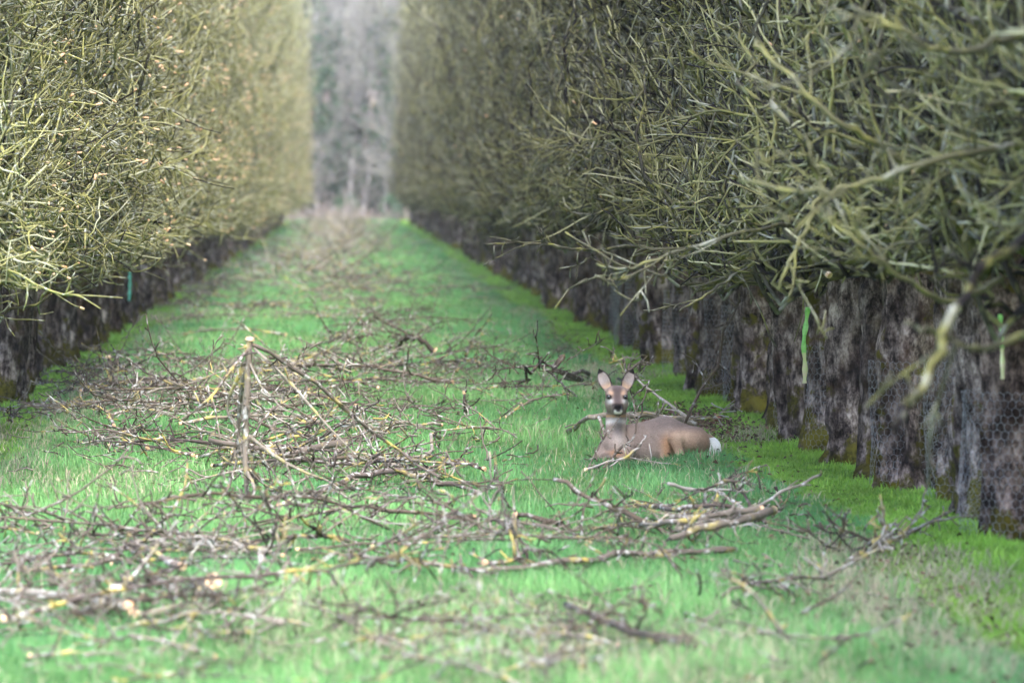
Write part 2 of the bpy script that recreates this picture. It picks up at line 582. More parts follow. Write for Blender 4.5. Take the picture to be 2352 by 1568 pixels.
def trunk_mesh(name, rng, h=1.42, r=0.125):
    nz, k = 40, 30
    z = np.linspace(-0.06, h, nz)
    a = np.arange(k) * 2 * math.pi / k
    A, Z = np.meshgrid(a, z)
    u = (Z / h).clip(0, 1)
    rad = r * (1.0 + 0.24 * np.exp(-np.maximum(Z, 0) / 0.08) + 0.18 * (u - 0.55) ** 2 + 0.28 * np.maximum(u - 0.75, 0) / 0.25)
    nb = rng.integers(3, 6)
    ph = rng.uniform(0, 6.28)
    rad *= 1 + 0.11 * np.cos(nb * A + ph + Z * rng.uniform(-2, 2)) * np.exp(-u * 1.0)
    q = np.stack([np.cos(A) * 2.2, np.sin(A) * 2.2, Z * 3.2], -1)
    rad *= 1 + 0.20 * value_noise(q, int(rng.integers(1e6))) + 0.13 * value_noise(q * 2.7, int(rng.integers(1e6))) + 0.07 * value_noise(q * np.array((5.5, 5.5, 3.5)), int(rng.integers(1e6)))
    lean = rng.normal(0, 0.08, 2)
    bend = rng.normal(0, 0.03, 2)
    X = np.cos(A) * rad + lean[0] * u * h + bend[0] * np.sin(u * 3.1)
    Y = np.sin(A) * rad * rng.uniform(0.85, 1.1) + lean[1] * u * h + bend[1] * np.sin(u * 3.1)
    verts = np.stack([X, Y, Z], -1).reshape(-1, 3)
    i = np.arange(nz - 1)[:, None] * k
    j = np.arange(k)[None]
    quads = np.stack([i + j, i + (j + 1) % k, i + k + (j + 1) % k, i + k + j], -1).reshape(-1, 4)
    top = (nz - 1) * k
    tris = [(top, top + q_, top + q_ + 1) for q_ in range(1, k - 1)]
    return mesh_np(name, verts, quads, tris, [M_TRUNK])


def wire_mesh(name, rng, r=0.185, h=0.62, cell=0.042):
    """hexagonal netting wrapped round a trunk"""
    na = int(round(2 * math.pi * r / (cell * 0.87)))
    nz = int(h / (cell * 0.75))
    segs = []
    def pt(i, zz):
        a = 2 * math.pi * i / na
        rr = r * (1 + 0.10 * math.sin(2 * a + 1) + 0.04 * math.sin(5 * a + zz * 9))
        return (math.cos(a) * rr, math.sin(a) * rr, zz)
    for j in range(nz):
        z0 = 0.02 + j * cell * 0.75
        o = 0.5 * (j % 2)
        for i in range(na):
            segs.append((pt(i + o, z0), pt(i + o, z0 + cell * 0.5)))
            segs.append((pt(i + o, z0 + cell * 0.5), pt(i + o + 0.5, z0 + cell * 0.75)))
            segs.append((pt(i + o, z0 + cell * 0.5), pt(i + o - 0.5, z0 + cell * 0.75)))
    P = np.array(segs)
    P += rng.normal(0, 0.002, P.shape)
    M = len(P)
    v, q, t, tm, tone = tubes(rng, P, np.full((M, 2), 0.0009), 3)
    return mesh_np(name, v, q, t, [M_WIRE])


# ------------------------------------------------------------------ the ground
xs = np.concatenate([[-1500, -300, -60, -20, -8], np.linspace(-5, 5, 41), [8, 20, 60, 300, 1500]])
ys = np.concatenate([[-200, -40, 0, 6], np.linspace(10, 60, 101), np.linspace(62, 215, 80), [260, 400, 900, 3000]])
GX, GY = np.meshgrid(xs, ys)


def ground_z(x, y):
    """low unevenness of the orchard floor"""
    p = np.stack([np.asarray(x) * 0.8, np.asarray(y) * 0.35], -1)
    near = np.clip((230 - np.asarray(y)) / 20, 0, 1) * np.clip((7 - np.abs(x)) / 2, 0, 1)
    return (0.022 * value_noise(p, 3) + 0.012 * value_noise(p * 3.1, 5)) * near


GZ = ground_z(GX, GY)
nx_, ny_ = len(xs), len(ys)
i = np.arange(ny_ - 1)[:, None] * nx_
j = np.arange(nx_ - 1)[None]
gq = np.stack([i + j, i + j + 1, i + nx_ + j + 1, i + nx_ + j], -1).reshape(-1, 4)
tag(obj('ground', mesh_np('ground', np.stack([GX, GY, GZ], -1).reshape(-1, 3), gq, mats=[M_SOIL])), kind='structure')

# ------------------------------------------------------------------ orchard rows
XR, XL, STEP, END = 2.66, -2.34, 1.2, 192.0
REACH_R, REACH_L = 0.92, 1.08
rng = np.random.default_rng(11)
trunks = [trunk_mesh('trunk', rng, r=rr) for rr in (0.14, 0.16, 0.125, 0.145, 0.17, 0.135, 0.15, 0.12)]
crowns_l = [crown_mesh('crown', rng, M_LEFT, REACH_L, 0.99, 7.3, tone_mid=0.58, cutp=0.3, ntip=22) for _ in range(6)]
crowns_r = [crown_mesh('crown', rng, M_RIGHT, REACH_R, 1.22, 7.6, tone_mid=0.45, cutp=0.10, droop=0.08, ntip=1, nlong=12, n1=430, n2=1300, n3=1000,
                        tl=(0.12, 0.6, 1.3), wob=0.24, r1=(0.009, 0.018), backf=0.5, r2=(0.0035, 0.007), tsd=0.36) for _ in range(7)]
wires = [wire_mesh('wire_guard', rng, r) for r in (0.205, 0.22, 0.195)]


def tree(x, y, side, idx, label, group):
    t = empty('orchard_tree', (x, y, float(ground_z(x, y))), 0 if side < 0 else math.pi)
    tag(t, label, 'tree', group)
    s = rng.uniform(0.94, 1.08)
    t.scale = (1, 1, s)
    if side > 0 and y < 15:
        pass                                        # trunk outside the picture
    tr = obj('trunk', trunks[int(rng.integers(len(trunks)))], t)
    tr.rotation_euler.z = rng.uniform(0, 6.28)
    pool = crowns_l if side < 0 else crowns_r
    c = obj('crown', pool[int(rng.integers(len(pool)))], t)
    if rng.random() < 0.5:
        c.scale.y = -1
    c.location.x = rng.normal(0, 0.06)
    c.location.z = rng.normal(0, 0.07)
    c.scale.x = rng.uniform(0.88, 1.1) if y < 70 else (rng.uniform(0.70, 1.12) if y < 120 else rng.uniform(0.55, 1.25))
    c.scale.z = rng.uniform(0.96, 1.04) if y < 70 else rng.uniform(0.80, 1.08)
    if y > 172:
        c.scale.x *= rng.uniform(0.6, 1.0)
        c.scale.z *= rng.uniform(0.65, 0.95)
    return t


right_trees, left_trees = [], []
y = 8.2
while y < END:
    x = XR - 0.04 + max(0.0, 33 - y) * 0.017 + rng.normal(0, 0.05)
    near = y < 50
    t = tree(x, y, 1, 0, 'bare gnarled fruit tree with unwrapped mossy trunk in the shaded row beside the deer' if near else
             'bare fruit tree far along the darker row on the deer side',
             'fruit trees of the shaded row')
    right_trees.append(t)
    if 19.5 < y < 48 and rng.random() < 0.6:
        t['label'] = 'bare gnarled fruit tree of the shaded row, trunk wrapped in wire netting'
        w = obj('wire_guard', wires[int(rng.integers(3))], t)
        w.rotation_euler.z = rng.uniform(0, 6.28)
    y += STEP * rng.uniform(0.94, 1.06)
# the next row, glimpsed between the trunks of the shaded one
y = 17.0
while y < 72:
    t = tree(XR + 4.7 + rng.normal(0, 0.06), y, 1, 0, 'bare fruit tree of the next row, glimpsed between the shaded trunks', 'fruit trees of the next row')
    t.rotation_euler.z = 0.0
    y += 1.6 * rng.uniform(0.9, 1.1)
y = 24.5
while y < END - 2:
    x = XL + rng.normal(0, 0.05)
    near = y < 60
    t = tree(x, y, -1, 0, 'bare trimmed fruit tree with yellow-olive twigs in the sunlit row opposite the deer' if near else
             'bare trimmed fruit tree far along the bright row opposite the deer',
             'fruit trees of the sunlit row')
    left_trees.append(t)
    y += STEP * rng.uniform(0.93, 1.07)

# ------------------------------------------------------------------ the deer: one skin grown from blended volumes
def smin(a, b, k):
    h = np.clip(0.5 + 0.5 * (b - a) / k, 0, 1)
    return b * (1 - h) + a * h - k * h * (1 - h)


def surface_nets(F, org, h):
    """quads where the field F changes sign"""
    s = F < 0
    nx, ny, nz = F.shape
    cnt = np.zeros((nx - 1, ny - 1, nz - 1), np.int8)
    corners = [(a, b_, c_) for a in (0, 1) for b_ in (0, 1) for c_ in (0, 1)]
    for a, b_, c_ in corners:
        cnt += s[a:nx - 1 + a, b_:ny - 1 + b_, c_:nz - 1 + c_]
    act = (cnt > 0) & (cnt < 8)
    idx = np.full(act.shape, -1, np.int64)
    ci = np.argwhere(act)
    idx[act] = np.arange(len(ci))
    acc = np.zeros((len(ci), 3))
    num = np.zeros(len(ci))
    for ax in range(3):
        for o in [(0, 0), (0, 1), (1, 0), (1, 1)]:
            c0 = np.zeros(3, int)
            oth = [q for q in range(3) if q != ax]
            c0[oth[0]], c0[oth[1]] = o
            c1 = c0.copy()
            c1[ax] = 1
            f0 = F[tuple((ci + c0).T)]
            f1 = F[tuple((ci + c1).T)]
            m_ = (f0 < 0) != (f1 < 0)
            t = np.where(m_, f0 / np.where(m_, f0 - f1, 1), 0)
            acc += np.where(m_[:, None], c0 + (c1 - c0) * t[:, None], 0)
            num += m_
    verts = org + (ci + acc / np.maximum(num, 1)[:, None]) * h
    quads = []
    for ax in range(3):
        oth = [(ax + 1) % 3, (ax + 2) % 3]
        sl0 = [slice(None)] * 3
        sl1 = [slice(None)] * 3
        sl0[ax] = slice(0, -1)
        sl1[ax] = slice(1, None)
        ch = s[tuple(sl0)] != s[tuple(sl1)]
        e = np.argwhere(ch)
        ok = (e[:, oth[0]] > 0) & (e[:, oth[1]] > 0) & (e[:, oth[0]] < F.shape[oth[0]] - 1) & (e[:, oth[1]] < F.shape[oth[1]] - 1)
        e = e[ok]
        inside0 = s[tuple(e.T)]
        d1 = np.zeros(3, int); d1[oth[0]] = 1
        d2 = np.zeros(3, int); d2[oth[1]] = 1
        a = idx[tuple((e - d1 - d2).T)]
        b_ = idx[tuple((e - d2).T)]
        c_ = idx[tuple(e.T)]
        d_ = idx[tuple((e - d1).T)]
        q = np.stack([a, b_, c_, d_], -1)
        q[~inside0] = q[~inside0][:, ::-1]
        quads.append(q)
    return verts, np.concatenate(quads)


H_ = 0.0052
lo = np.array((-0.17, -0.22, -0.08))
hi = np.array((0.66, 0.42, 0.52))
dims = np.ceil((hi - lo) / H_).astype(int)
ax_ = [(lo[q] + np.arange(dims[q]) * H_).astype(np.float32) for q in range(3)]
PX, PY, PZ = np.meshgrid(*ax_, indexing='ij', sparse=True)


def cone(a, b, ra, rb, sq=(1, 1, 1)):
    a = np.array(a, float); b = np.array(b, float)
    d = b - a
    L2 = (d * d).sum()
    t = ((PX - a[0]) * d[0] + (PY - a[1]) * d[1] + (PZ - a[2]) * d[2]) / L2
    t = np.clip(t, 0, 1)
    return np.sqrt(((PX - a[0] - d[0] * t) / sq[0]) ** 2 + ((PY - a[1] - d[1] * t) / sq[1]) ** 2 + ((PZ - a[2] - d[2] * t) / sq[2]) ** 2) - (ra + (rb - ra) * t)


def ell(c, r):
    r = np.array(r, float)
    k0 = np.sqrt(((PX - c[0]) / r[0]) ** 2 + ((PY - c[1]) / r[1]) ** 2 + ((PZ - c[2]) / r[2]) ** 2)
    return (k0 - 1) * r.min()


HX = 0.006
# trunk of the body, chest towards the viewer, rump to the right and away
F = cone((0.075, 0.115, 0.055), (0.25, 0.185, 0.055), 0.094, 0.112)
F = smin(F, ell((0.19, 0.16, 0.02), (0.15, 0.12, 0.08)), 0.04)
F = smin(F, cone((0.275, 0.165, 0.10), (0.44, 0.23, 0.045), 0.097, 0.088), 0.045)
F = smin(F, ell((0.525, 0.25, 0.025), (0.054, 0.06, 0.064)), 0.04)
F = smin(F, cone((0.07, 0.12, 0.115), (0.28, 0.185, 0.14), 0.035, 0.045), 0.05)
# shoulder, brisket, folded forelegs
F = smin(F, cone((-0.005, -0.01, 0.06), (0.0, -0.025, 0.0), 0.064, 0.060), 0.016)
F = smin(F, cone((-0.055, 0.0, 0.055), (-0.082, -0.03, 0.0), 0.032, 0.034), 0.022)
F = smin(F, cone((0.06, -0.01, 0.05), (0.05, -0.045, 0.0), 0.040, 0.035), 0.025)
F = smin(F, cone((-0.075, -0.04, -0.005), (-0.03, -0.115, 0.004), 0.024, 0.020), 0.014)
F = smin(F, cone((-0.03, -0.115, 0.010), (0.03, -0.105, 0.010), 0.019, 0.018), 0.012)
F = smin(F, cone((0.055, -0.055, 0.0), (0.02, -0.115, -0.01), 0.022, 0.018), 0.012)
# haunch: thigh, knee, shank and the long foot folded under
F = smin(F, cone((0.43, 0.17, 0.070), (0.325, 0.06, 0.095), 0.080, 0.046), 0.014)
F = smin(F, ell((0.385, 0.125, 0.07), (0.085, 0.08, 0.068)), 0.014)
F = smin(F, cone((0.315, 0.045, 0.09), (0.352, 0.025, -0.02), 0.034, 0.019), 0.008)
F = smin(F, cone((0.352, 0.045, -0.02), (0.47, 0.10, -0.005), 0.018, 0.020), 0.010)
F = smin(F, cone((0.47, 0.10, -0.01), (0.40, 0.055, -0.035), 0.018, 0.014), 0.010)
F = smin(F, cone((0.262, 0.09, 0.095), (0.262, 0.05, -0.02), 0.040, 0.023), 0.010)
# neck
F = smin(F, cone((0.0, -0.005, 0.075), (0.004, 0.05, 0.20), 0.064, 0.046), 0.026)
F = smin(F, cone((0.004, 0.055, 0.19), (HX, 0.05, 0.30), 0.047, 0.047), 0.03)
# head
F = smin(F, ell((HX, 0.025, 0.325), (0.058, 0.075, 0.050)), 0.020)
F = smin(F, cone((HX, -0.005, 0.300), (HX, -0.125, 0.250), 0.046, 0.026), 0.022)
F = smin(F, cone((HX, 0.015, 0.265), (HX, -0.110, 0.232), 0.044, 0.018), 0.015)
F = smin(F, ell((HX, -0.135, 0.256), (0.031, 0.022, 0.022)), 0.010)
for sg in (-1, 1):
    F = smin(F, ell((HX + sg * 0.036, -0.018, 0.320), (0.021, 0.028, 0.022)), 0.012)
    F = smin(F, ell((HX + sg * 0.034, 0.012, 0.275), (0.026, 0.045, 0.036)), 0.02)


def ear_frame(sg):
    B = np.array((HX + sg * 0.040, 0.035, 0.350))
    T = np.array((HX + (-0.096 if sg < 0 else 0.093), 0.045, 0.464))
    u = T - B
    L = np.linalg.norm(u)
    u = u / L
    f = np.array((sg * 0.30, -0.95, 0.05))
    f = f - (f @ u) * u
    f /= np.linalg.norm(f)
    w = np.cross(u, f)
    return B, u, f, w, L


def ear_uvw(sg, X, Y, Z):
    B, u, f, w, L = ear_frame(sg)
    dx, dy, dz = X - B[0], Y - B[1], Z - B[2]
    return (dx * u[0] + dy * u[1] + dz * u[2]) / L, dx * w[0] + dy * w[1] + dz * w[2], dx * f[0] + dy * f[1] + dz * f[2], L


def ear_half(t):
    t = np.clip(t, 0, 1)
    return 0.019 + 0.0158 * np.sin(np.clip(t * 1.02 + 0.02, 0, 1) ** 0.85 * math.pi) - 0.018 * np.clip(t - 0.55, 0, 1) ** 2 / 0.2


for sg in (-1, 1):
    t, w, n, L = ear_uvw(sg, PX, PY, PZ)
    hw = ear_half(t)
    n0 = 9.0 * w * w - 0.012 * np.sin(np.clip(t, 0, 1) * 2.6)
    d = np.maximum(np.abs(n - n0) - 0.0052, np.abs(w) - hw)
    d = np.maximum(d, np.maximum(-(t + 0.1), t - 1) * L) * 0.8
    F = smin(F, d, 0.007)
EV, EQ = surface_nets(F, lo, H_)
# smooth a little, keeping the ears thin
for _ in range(2):
    acc = np.zeros_like(EV)
    num = np.zeros(len(EV))
    for a, b_ in ((0, 1), (1, 2), (2, 3), (3, 0)):
        np.add.at(acc, EQ[:, a], EV[EQ[:, b_]])
        np.add.at(num, EQ[:, a], 1)
        np.add.at(acc, EQ[:, b_], EV[EQ[:, a]])
        np.add.at(num, EQ[:, b_], 1)
    EV = EV * 0.5 + 0.5 * acc / num[:, None]


def sm(x, a, b):
    t = np.clip((x - a) / (b - a), 0, 1)
    return t * t * (3 - 2 * t)


def coat(V):
    """winter coat of a roe deer, colour for each point of the skin"""
    x, y, z = V.T
    nz_ = value_noise(V * 38, 7) * 0.5 + value_noise(V * 90, 9) * 0.5
    c = np.tile(np.array((0.215, 0.168, 0.143)), (len(V), 1))

    def put(m_, col):
        nonlocal c
        c = c * (1 - m_[:, None]) + np.array(col) * m_[:, None]

    body = sm(x, 0.06, 0.12)
    # greyer saddle, warmer flanks and haunch
    put(body * sm(z, 0.10, 0.17) * 0.8, (0.16, 0.128, 0.115))
    haunch = sm(x, 0.27, 0.34) * (1 - sm(z, 0.10, 0.155))
    put(haunch * 0.8, (0.30, 0.195, 0.13))
    put(np.exp(-((x - 0.36) / 0.07) ** 2 - ((z - 0.105) / 0.03) ** 2) * (y < 0.2) * 0.85, (0.50, 0.36, 0.26))  # highlight on the thigh bulge, painted into the coat colour
    put(np.exp(-((x - 0.275) / 0.035) ** 2) * sm(z, 0.14, 0.06) * (y < 0.11) * 0.7, (0.40, 0.21, 0.10))
    put(np.exp(-((x - 0.14) / 0.09) ** 2) * sm(z, 0.06, 0.0) * 0.5, (0.32, 0.25, 0.20))
    put(np.exp(-((x - 0.345) / 0.03) ** 2) * sm(z, 0.06, 0.0) * 0.7, (0.52, 0.36, 0.26))
    # white rump
    rump = sm(x - 0.28 * (y - 0.25), 0.513, 0.523) * (z < 0.088) * (y > 0.17)
    put(rump, (0.80, 0.78, 0.76))
    # chest patch and brisket
    put(np.exp(-((x - 0.015) / 0.038) ** 2 - ((z - 0.085) / 0.045) ** 2) * (y < 0.03) * 0.9, (0.40, 0.34, 0.30))
    put(np.exp(-((x + 0.0) / 0.04) ** 2 - ((z - 0.022) / 0.016) ** 2) * (y < -0.05) * 0.8, (0.26, 0.12, 0.05))
    # neck and throat bib
    neck = (x < 0.06) & (z > 0.13) & (z < 0.24)
    put(neck * np.exp(-((z - 0.190 + 4.0 * (x - HX) ** 2 + 0.004 * nz_) / 0.0135) ** 2) * sm(-y, -0.075, -0.03), (0.54, 0.49, 0.45))
    # head
    head = (z > 0.205) & (y < 0.12) & (np.abs(x - HX) < 0.12)
    hx = np.abs(x - HX)
    put(head * 1.0, (0.20, 0.155, 0.135))
    put(head * sm(z, 0.225, 0.212) * (y > -0.09), (0.38, 0.23, 0.12))
    put(head * np.exp(-((hx - 0.030) / 0.014) ** 2 - ((z - 0.338) / 0.014) ** 2) * 0.8, (0.46, 0.29, 0.18))
    put(head * np.exp(-((hx - 0.040) / 0.015) ** 2 - ((z - 0.294) / 0.015) ** 2) * 0.95, (0.60, 0.56, 0.55))
    put(head * np.exp(-((hx - 0.047) / 0.02) ** 2 - ((z - 0.262) / 0.016) ** 2) * 0.5, (0.30, 0.24, 0.20))
    put(head * np.exp(-(hx / 0.030) ** 4 - ((z - 0.360) / 0.021) ** 4) * 0.9, (0.075, 0.058, 0.056))
    put(head * np.exp(-(hx / 0.021) ** 4) * (z > 0.265) * (z < 0.36) * 0.92, (0.075, 0.056, 0.054))
    put(head * np.exp(-(hx / 0.032) ** 4 - ((z - 0.230) / 0.012) ** 2) * (y < -0.07) * 0.75, (0.10, 0.07, 0.05))
    put(head * np.exp(-(hx / 0.031) ** 6 - ((z - 0.262) / 0.022) ** 6) * (y < -0.090), (0.004, 0.0035, 0.004))
    lips = np.exp(-(hx / 0.021) ** 6 - ((z - 0.2355) / 0.0065) ** 4) * (y < -0.09)
    put(head * lips, (0.72, 0.70, 0.66))
    put(head * np.exp(-((hx - 0.017) / 0.006) ** 2 - ((z - 0.243) / 0.007) ** 2) * (y < -0.10), (0.72, 0.70, 0.66))
    for sg in (-1, 1):
        put(head * np.exp(-(((x - HX - sg * 0.042) / 0.017) ** 4 + ((z - 0.315) / 0.011) ** 4)) * (y < 0.0), (0.05, 0.035, 0.03))
    # ears: pale hairy inside, dark rim and black tip, tan root
    for sg in (-1, 1):
        t, w, n, L = ear_uvw(sg, x, y, z)
        hw = ear_half(t)
        on = (t > 0.10) & (t < 1.12) & (np.abs(w) < hw + 0.012) & (np.abs(n) < 0.04) & (z > 0.355)
        n0 = 9.0 * w * w - 0.012 * np.sin(np.clip(t, 0, 1) * 2.6)
        front = on & (n > n0 - 0.001)
        put(on * 1.0, (0.13, 0.095, 0.08))
        put(front * 1.0, (0.30, 0.255, 0.24))
        put(front * np.clip(value_noise(V * 120, 21), 0, 1) * 0.6, (0.25, 0.19, 0.17))
        put(front * sm(t, 0.42, 0.15), (0.34, 0.23, 0.16))
        inner = (w * sg < 0)
        put(on * sm(np.abs(w), hw - 0.010, hw - 0.004) * np.where(inner, 1.0, 0.75), (0.035, 0.028, 0.028))
        put(on * sm(t, 0.74, 0.80), (0.015, 0.013, 0.014))
    c = np.where(c < 0.5, c * np.array((1.02, 1.02, 1.04)), c)
    return np.clip(c * (1 + 0.13 * nz_)[:, None], 0.003, 0.9)


m, nt, out = new_mat('deer_coat')
b = principled(nt, out, 0.8, 0.04)
col = attr(nt, 'col', 'Color')
v = mapping(nt, (60, 60, 160))
hair = noise(nt, v, 3.0, 4)
nt.links.new(mixc(nt, 0.4, col, ramp(nt, hair, [(0.3, (0.25, 0.25, 0.25)), (0.7, (1.0, 1.0, 1.0))]), 'MULTIPLY'), b.inputs['Base Color'])
bump(nt, b, hair, 0.35, 0.004)
M_COAT = m
m, nt, out = new_mat('deer_eye')
b = principled(nt, out, 0.08, 0.6)
b.inputs['Base Color'].default_value = (0.008, 0.006, 0.006, 1)
M_EYE = m

D_DEER = 27.75
deer = empty('roe_deer', (gx(1414, D_DEER), D_DEER, CAM_H - (1047 - VPY) * D_DEER / FPX))
tag(deer, 'brown roe deer lying on the grass with its head up, white rump patch', 'deer')
ecol = coat(EV)
body = obj('body', mesh_np('body', EV, EQ, mats=[M_COAT], attrs={'col': ecol}), deer)
# eyes
for sg in (-1, 1):
    k1, k2 = 10, 14
    th = np.linspace(0, math.pi, k1)
    vv = []
    for t_ in th:
        for p_ in np.arange(k2) * 2 * math.pi / k2:
            vv.append((math.sin(t_) * math.cos(p_), math.sin(t_) * math.sin(p_), math.cos(t_)))
    vv = np.array(vv) * np.array((0.0135, 0.012, 0.0125)) + np.array((HX + sg * 0.0425, -0.044, 0.3155))
    qq = [(i_ * k2 + j_, i_ * k2 + (j_ + 1) % k2, (i_ + 1) * k2 + (j_ + 1) % k2, (i_ + 1) * k2 + j_) for i_ in range(k1 - 1) for j_ in range(k2)]
    obj('eye', mesh_np('eye', vv, qq, mats=[M_EYE]), deer)
# short winter hair
fr = np.random.default_rng(5)
tri_a = EV[EQ[:, 0]]; tri_c = EV[EQ[:, 2]]
nrm = norm(np.cross(EV[EQ[:, 2]] - EV[EQ[:, 0]], EV[EQ[:, 3]] - EV[EQ[:, 1]]))
NF = 42000
fi = fr.integers(0, len(EQ), NF)
w1 = fr.uniform(0, 1, (NF, 1)); w2 = fr.uniform(0, 1, (NF, 1))
root = (EV[EQ[fi, 0]] * (1 - w1) + EV[EQ[fi, 1]] * w1) * (1 - w2) + (EV[EQ[fi, 3]] * (1 - w1) + EV[EQ[fi, 2]] * w1) * w2
nr = nrm[fi]
flow = np.where((root[:, 2:3] > 0.20), np.array((0, 0.9, 0.1)), np.where(root[:, :1] < 0.06, np.array((0, 0.2, -1.0)), np.array((0.8, 0.35, -0.35))))
flow = norm(flow + fr.normal(0, 0.25, (NF, 3)))
flow = norm(flow - (flow * nr).sum(-1, keepdims=True) * nr)
ln = np.where(root[:, 2] > 0.205, 0.003, 0.008) * fr.uniform(0.6, 1.3, NF)
ln = np.where((root[:, 0] > 0.53), 0.004, ln)
eye_d = np.minimum(np.linalg.norm(root - np.array((HX - 0.0425, -0.036, 0.3155)), axis=1), np.linalg.norm(root - np.array((HX + 0.0425, -0.036, 0.3155)), axis=1))
ln = np.where((eye_d < 0.022) | ((root[:, 1] < -0.10) & (root[:, 2] > 0.22)), 0.0005, ln)
tip = root + (flow * 0.88 + nr * 0.38) * ln[:, None]
side = norm(np.cross(flow, nr)) * 0.0011
hv = np.stack([root - side, root + side, tip], 1).reshape(-1, 3)
hc = np.repeat(np.clip(coat(root) * fr.uniform(0.7, 1.25, (NF, 1)), 0, 0.9), 3, axis=0)
ht = np.arange(NF * 3).reshape(-1, 3)
fur = obj('fur', mesh_np('fur', hv, tris=ht, mats=[M_LITTER], attrs={'col': hc}), deer)
tag(fur, kind='stuff')

# ------------------------------------------------------------------ prunings: cut branches left lying in the aisle
def smooth_path(pts, n):
    pts = np.asarray(pts, float)
    if len(pts) == 2:
        t = np.linspace(0, 1, n)[:, None]
        return pts[0] * (1 - t) + pts[1] * t
    P = np.vstack([2 * pts[0] - pts[1], pts, 2 * pts[-1] - pts[-2]])
    out = []
    m_ = len(pts) - 1
    for s in np.linspace(0, m_ - 1e-6, n):
        i_ = int(s)
        t = s - i_
        a, b_, c_, d_ = P[i_:i_ + 4]
        out.append(0.5 * ((2 * b_) + (c_ - a) * t + (2 * a - 5 * b_ + 4 * c_ - d_) * t * t + (3 * b_ - a - 3 * c_ + d_) * t ** 3))
    return np.array(out)


def stick_mesh(rng, path, r0, r1, mat, spurs=10, k=6, tone=None, jit=0.08):
    """one stem with its short fruiting spurs"""
    n = len(path)
    L = np.linalg.norm(np.diff(path, axis=0), axis=1).sum()
    path = path.copy()
    path[1:-1] += rng.normal(0, jit * L / n, (n - 2, 3))
    tone = rng.uniform(0.2, 0.9) if tone is None else tone
    bag = Bag()
    R = taper(1, n, r0, r1) * (1 + rng.normal(0, 0.14, (1, n))) * 0.9
    bag.add(tubes(rng, path[None], R, k, tone=np.array([tone])))
    if spurs:
        p, tg = pick_along(rng, path[None], spurs, 0.1, 1.0)
        d = norm(norm(rng.normal(0, 1, (spurs, 3))) + tg * 0.45)
        P3 = grow(rng, p, d, rng.uniform(0.025, 0.10, spurs), 4, 0.25)
        bag.add(tubes(rng, P3, taper(spurs, 4, rng.uniform(0.003, 0.005, spurs), rng.uniform(0.003, 0.005, spurs)), 4,
                      tone=np.clip(tone + rng.normal(0, 0.2, spurs), 0, 1)))
    return bag.mesh('stem', [mat, M_CUT])


def cut_mesh(rng, p, t, r, mat):
    """the sawn face: a thin slightly domed disc proud of the stem's end"""
    k = 10
    t = norm(np.asarray(t, float))
    ref = np.array((0.3, 0.1, 0.9)) if abs(t[2]) < 0.8 else np.array((1.0, 0, 0))
    u = norm(np.cross(t, ref)); w = np.cross(t, u)
    a = np.arange(k) * 2 * math.pi / k
    ring = np.cos(a)[:, None] * u + np.sin(a)[:, None] * w
    vs = np.concatenate([p - t * 0.012 + ring * r * 1.01, p + t * 0.004 + ring * r * 1.0, [p + t * 0.007]])
    q = [(i_, (i_ + 1) % k, k + (i_ + 1) % k, k + i_) for i_ in range(k)]
    tr = [(k + i_, k + (i_ + 1) % k, 2 * k) for i_ in range(k)]
    return mesh_np('cut_end', vs, q, tr, [mat], smooth=False)


def pruning(name, rng, path, r0, r1, label, group=None, sides=None, nside=4, spurs=14, mat=None, cut=M_CUT, n=14, k=6, tone=None, cat='branch',
            side_len=(0.2, 0.6), flat=0.5, cut_far=False, up=0.25):
    """a cut branch: stem, side branches and the sawn face, as a thing with parts"""
    mat = mat or M_BRUSH
    pts = smooth_path(path, n)
    base = pts[0].copy()
    e = empty(name, base)
    tag(e, label, cat, group)
    loc = pts - base
    tone = rng.uniform(0.25, 0.85) if tone is None else tone
    obj('stem', stick_mesh(rng, loc, r0, r1, mat, spurs, k, tone, 0.05), e)
    if cut:
        obj('cut_end', cut_mesh(rng, loc[0], loc[0] - loc[1], r0, cut), e)
    if cut_far:
        obj('cut_end', cut_mesh(rng, loc[-1], loc[-1] - loc[-2], r1, cut or M_CUT), e)
    for sp in (sides or []):
        q = smooth_path(sp[0], 9) - base
        obj('side_branch', stick_mesh(rng, q, sp[1], sp[1] * 0.55, mat, sp[2] if len(sp) > 2 else 6, 5, np.clip(tone + rng.normal(0, 0.1), 0, 1), 0.03), e)
    if nside:
        p, tg = pick_along(rng, loc[None], nside, 0.2, 0.95)
        d = rng.normal(0, 1, (nside, 3))
        d[:, 2] = d[:, 2] * flat + up
        d = norm(norm(d) + tg * 0.5)
        P = grow(rng, p, d, rng.uniform(*side_len, nside), 7, 0.14)
        low = P[:, :, 2] + base[2] < 0.015
        P[:, :, 2] = np.where(low, 0.015 - base[2] + rng.uniform(0, 0.02, P.shape[:2]), P[:, :, 2])
        for s in range(nside):
            obj('side_branch', stick_mesh(rng, P[s], rng.uniform(0.004, 0.008), 0.0035, mat, int(rng.integers(3, 8)), 4, np.clip(tone + rng.normal(0, 0.15), 0, 1), 0.03), e)
    return e


def G(px, py, z=0.03):
    """a point z above the grass seen at (px, py)"""
    d = FPX * (CAM_H - z) / (py - VPY)
    return W(px, py, d)


pr = np.random.default_rng(77)
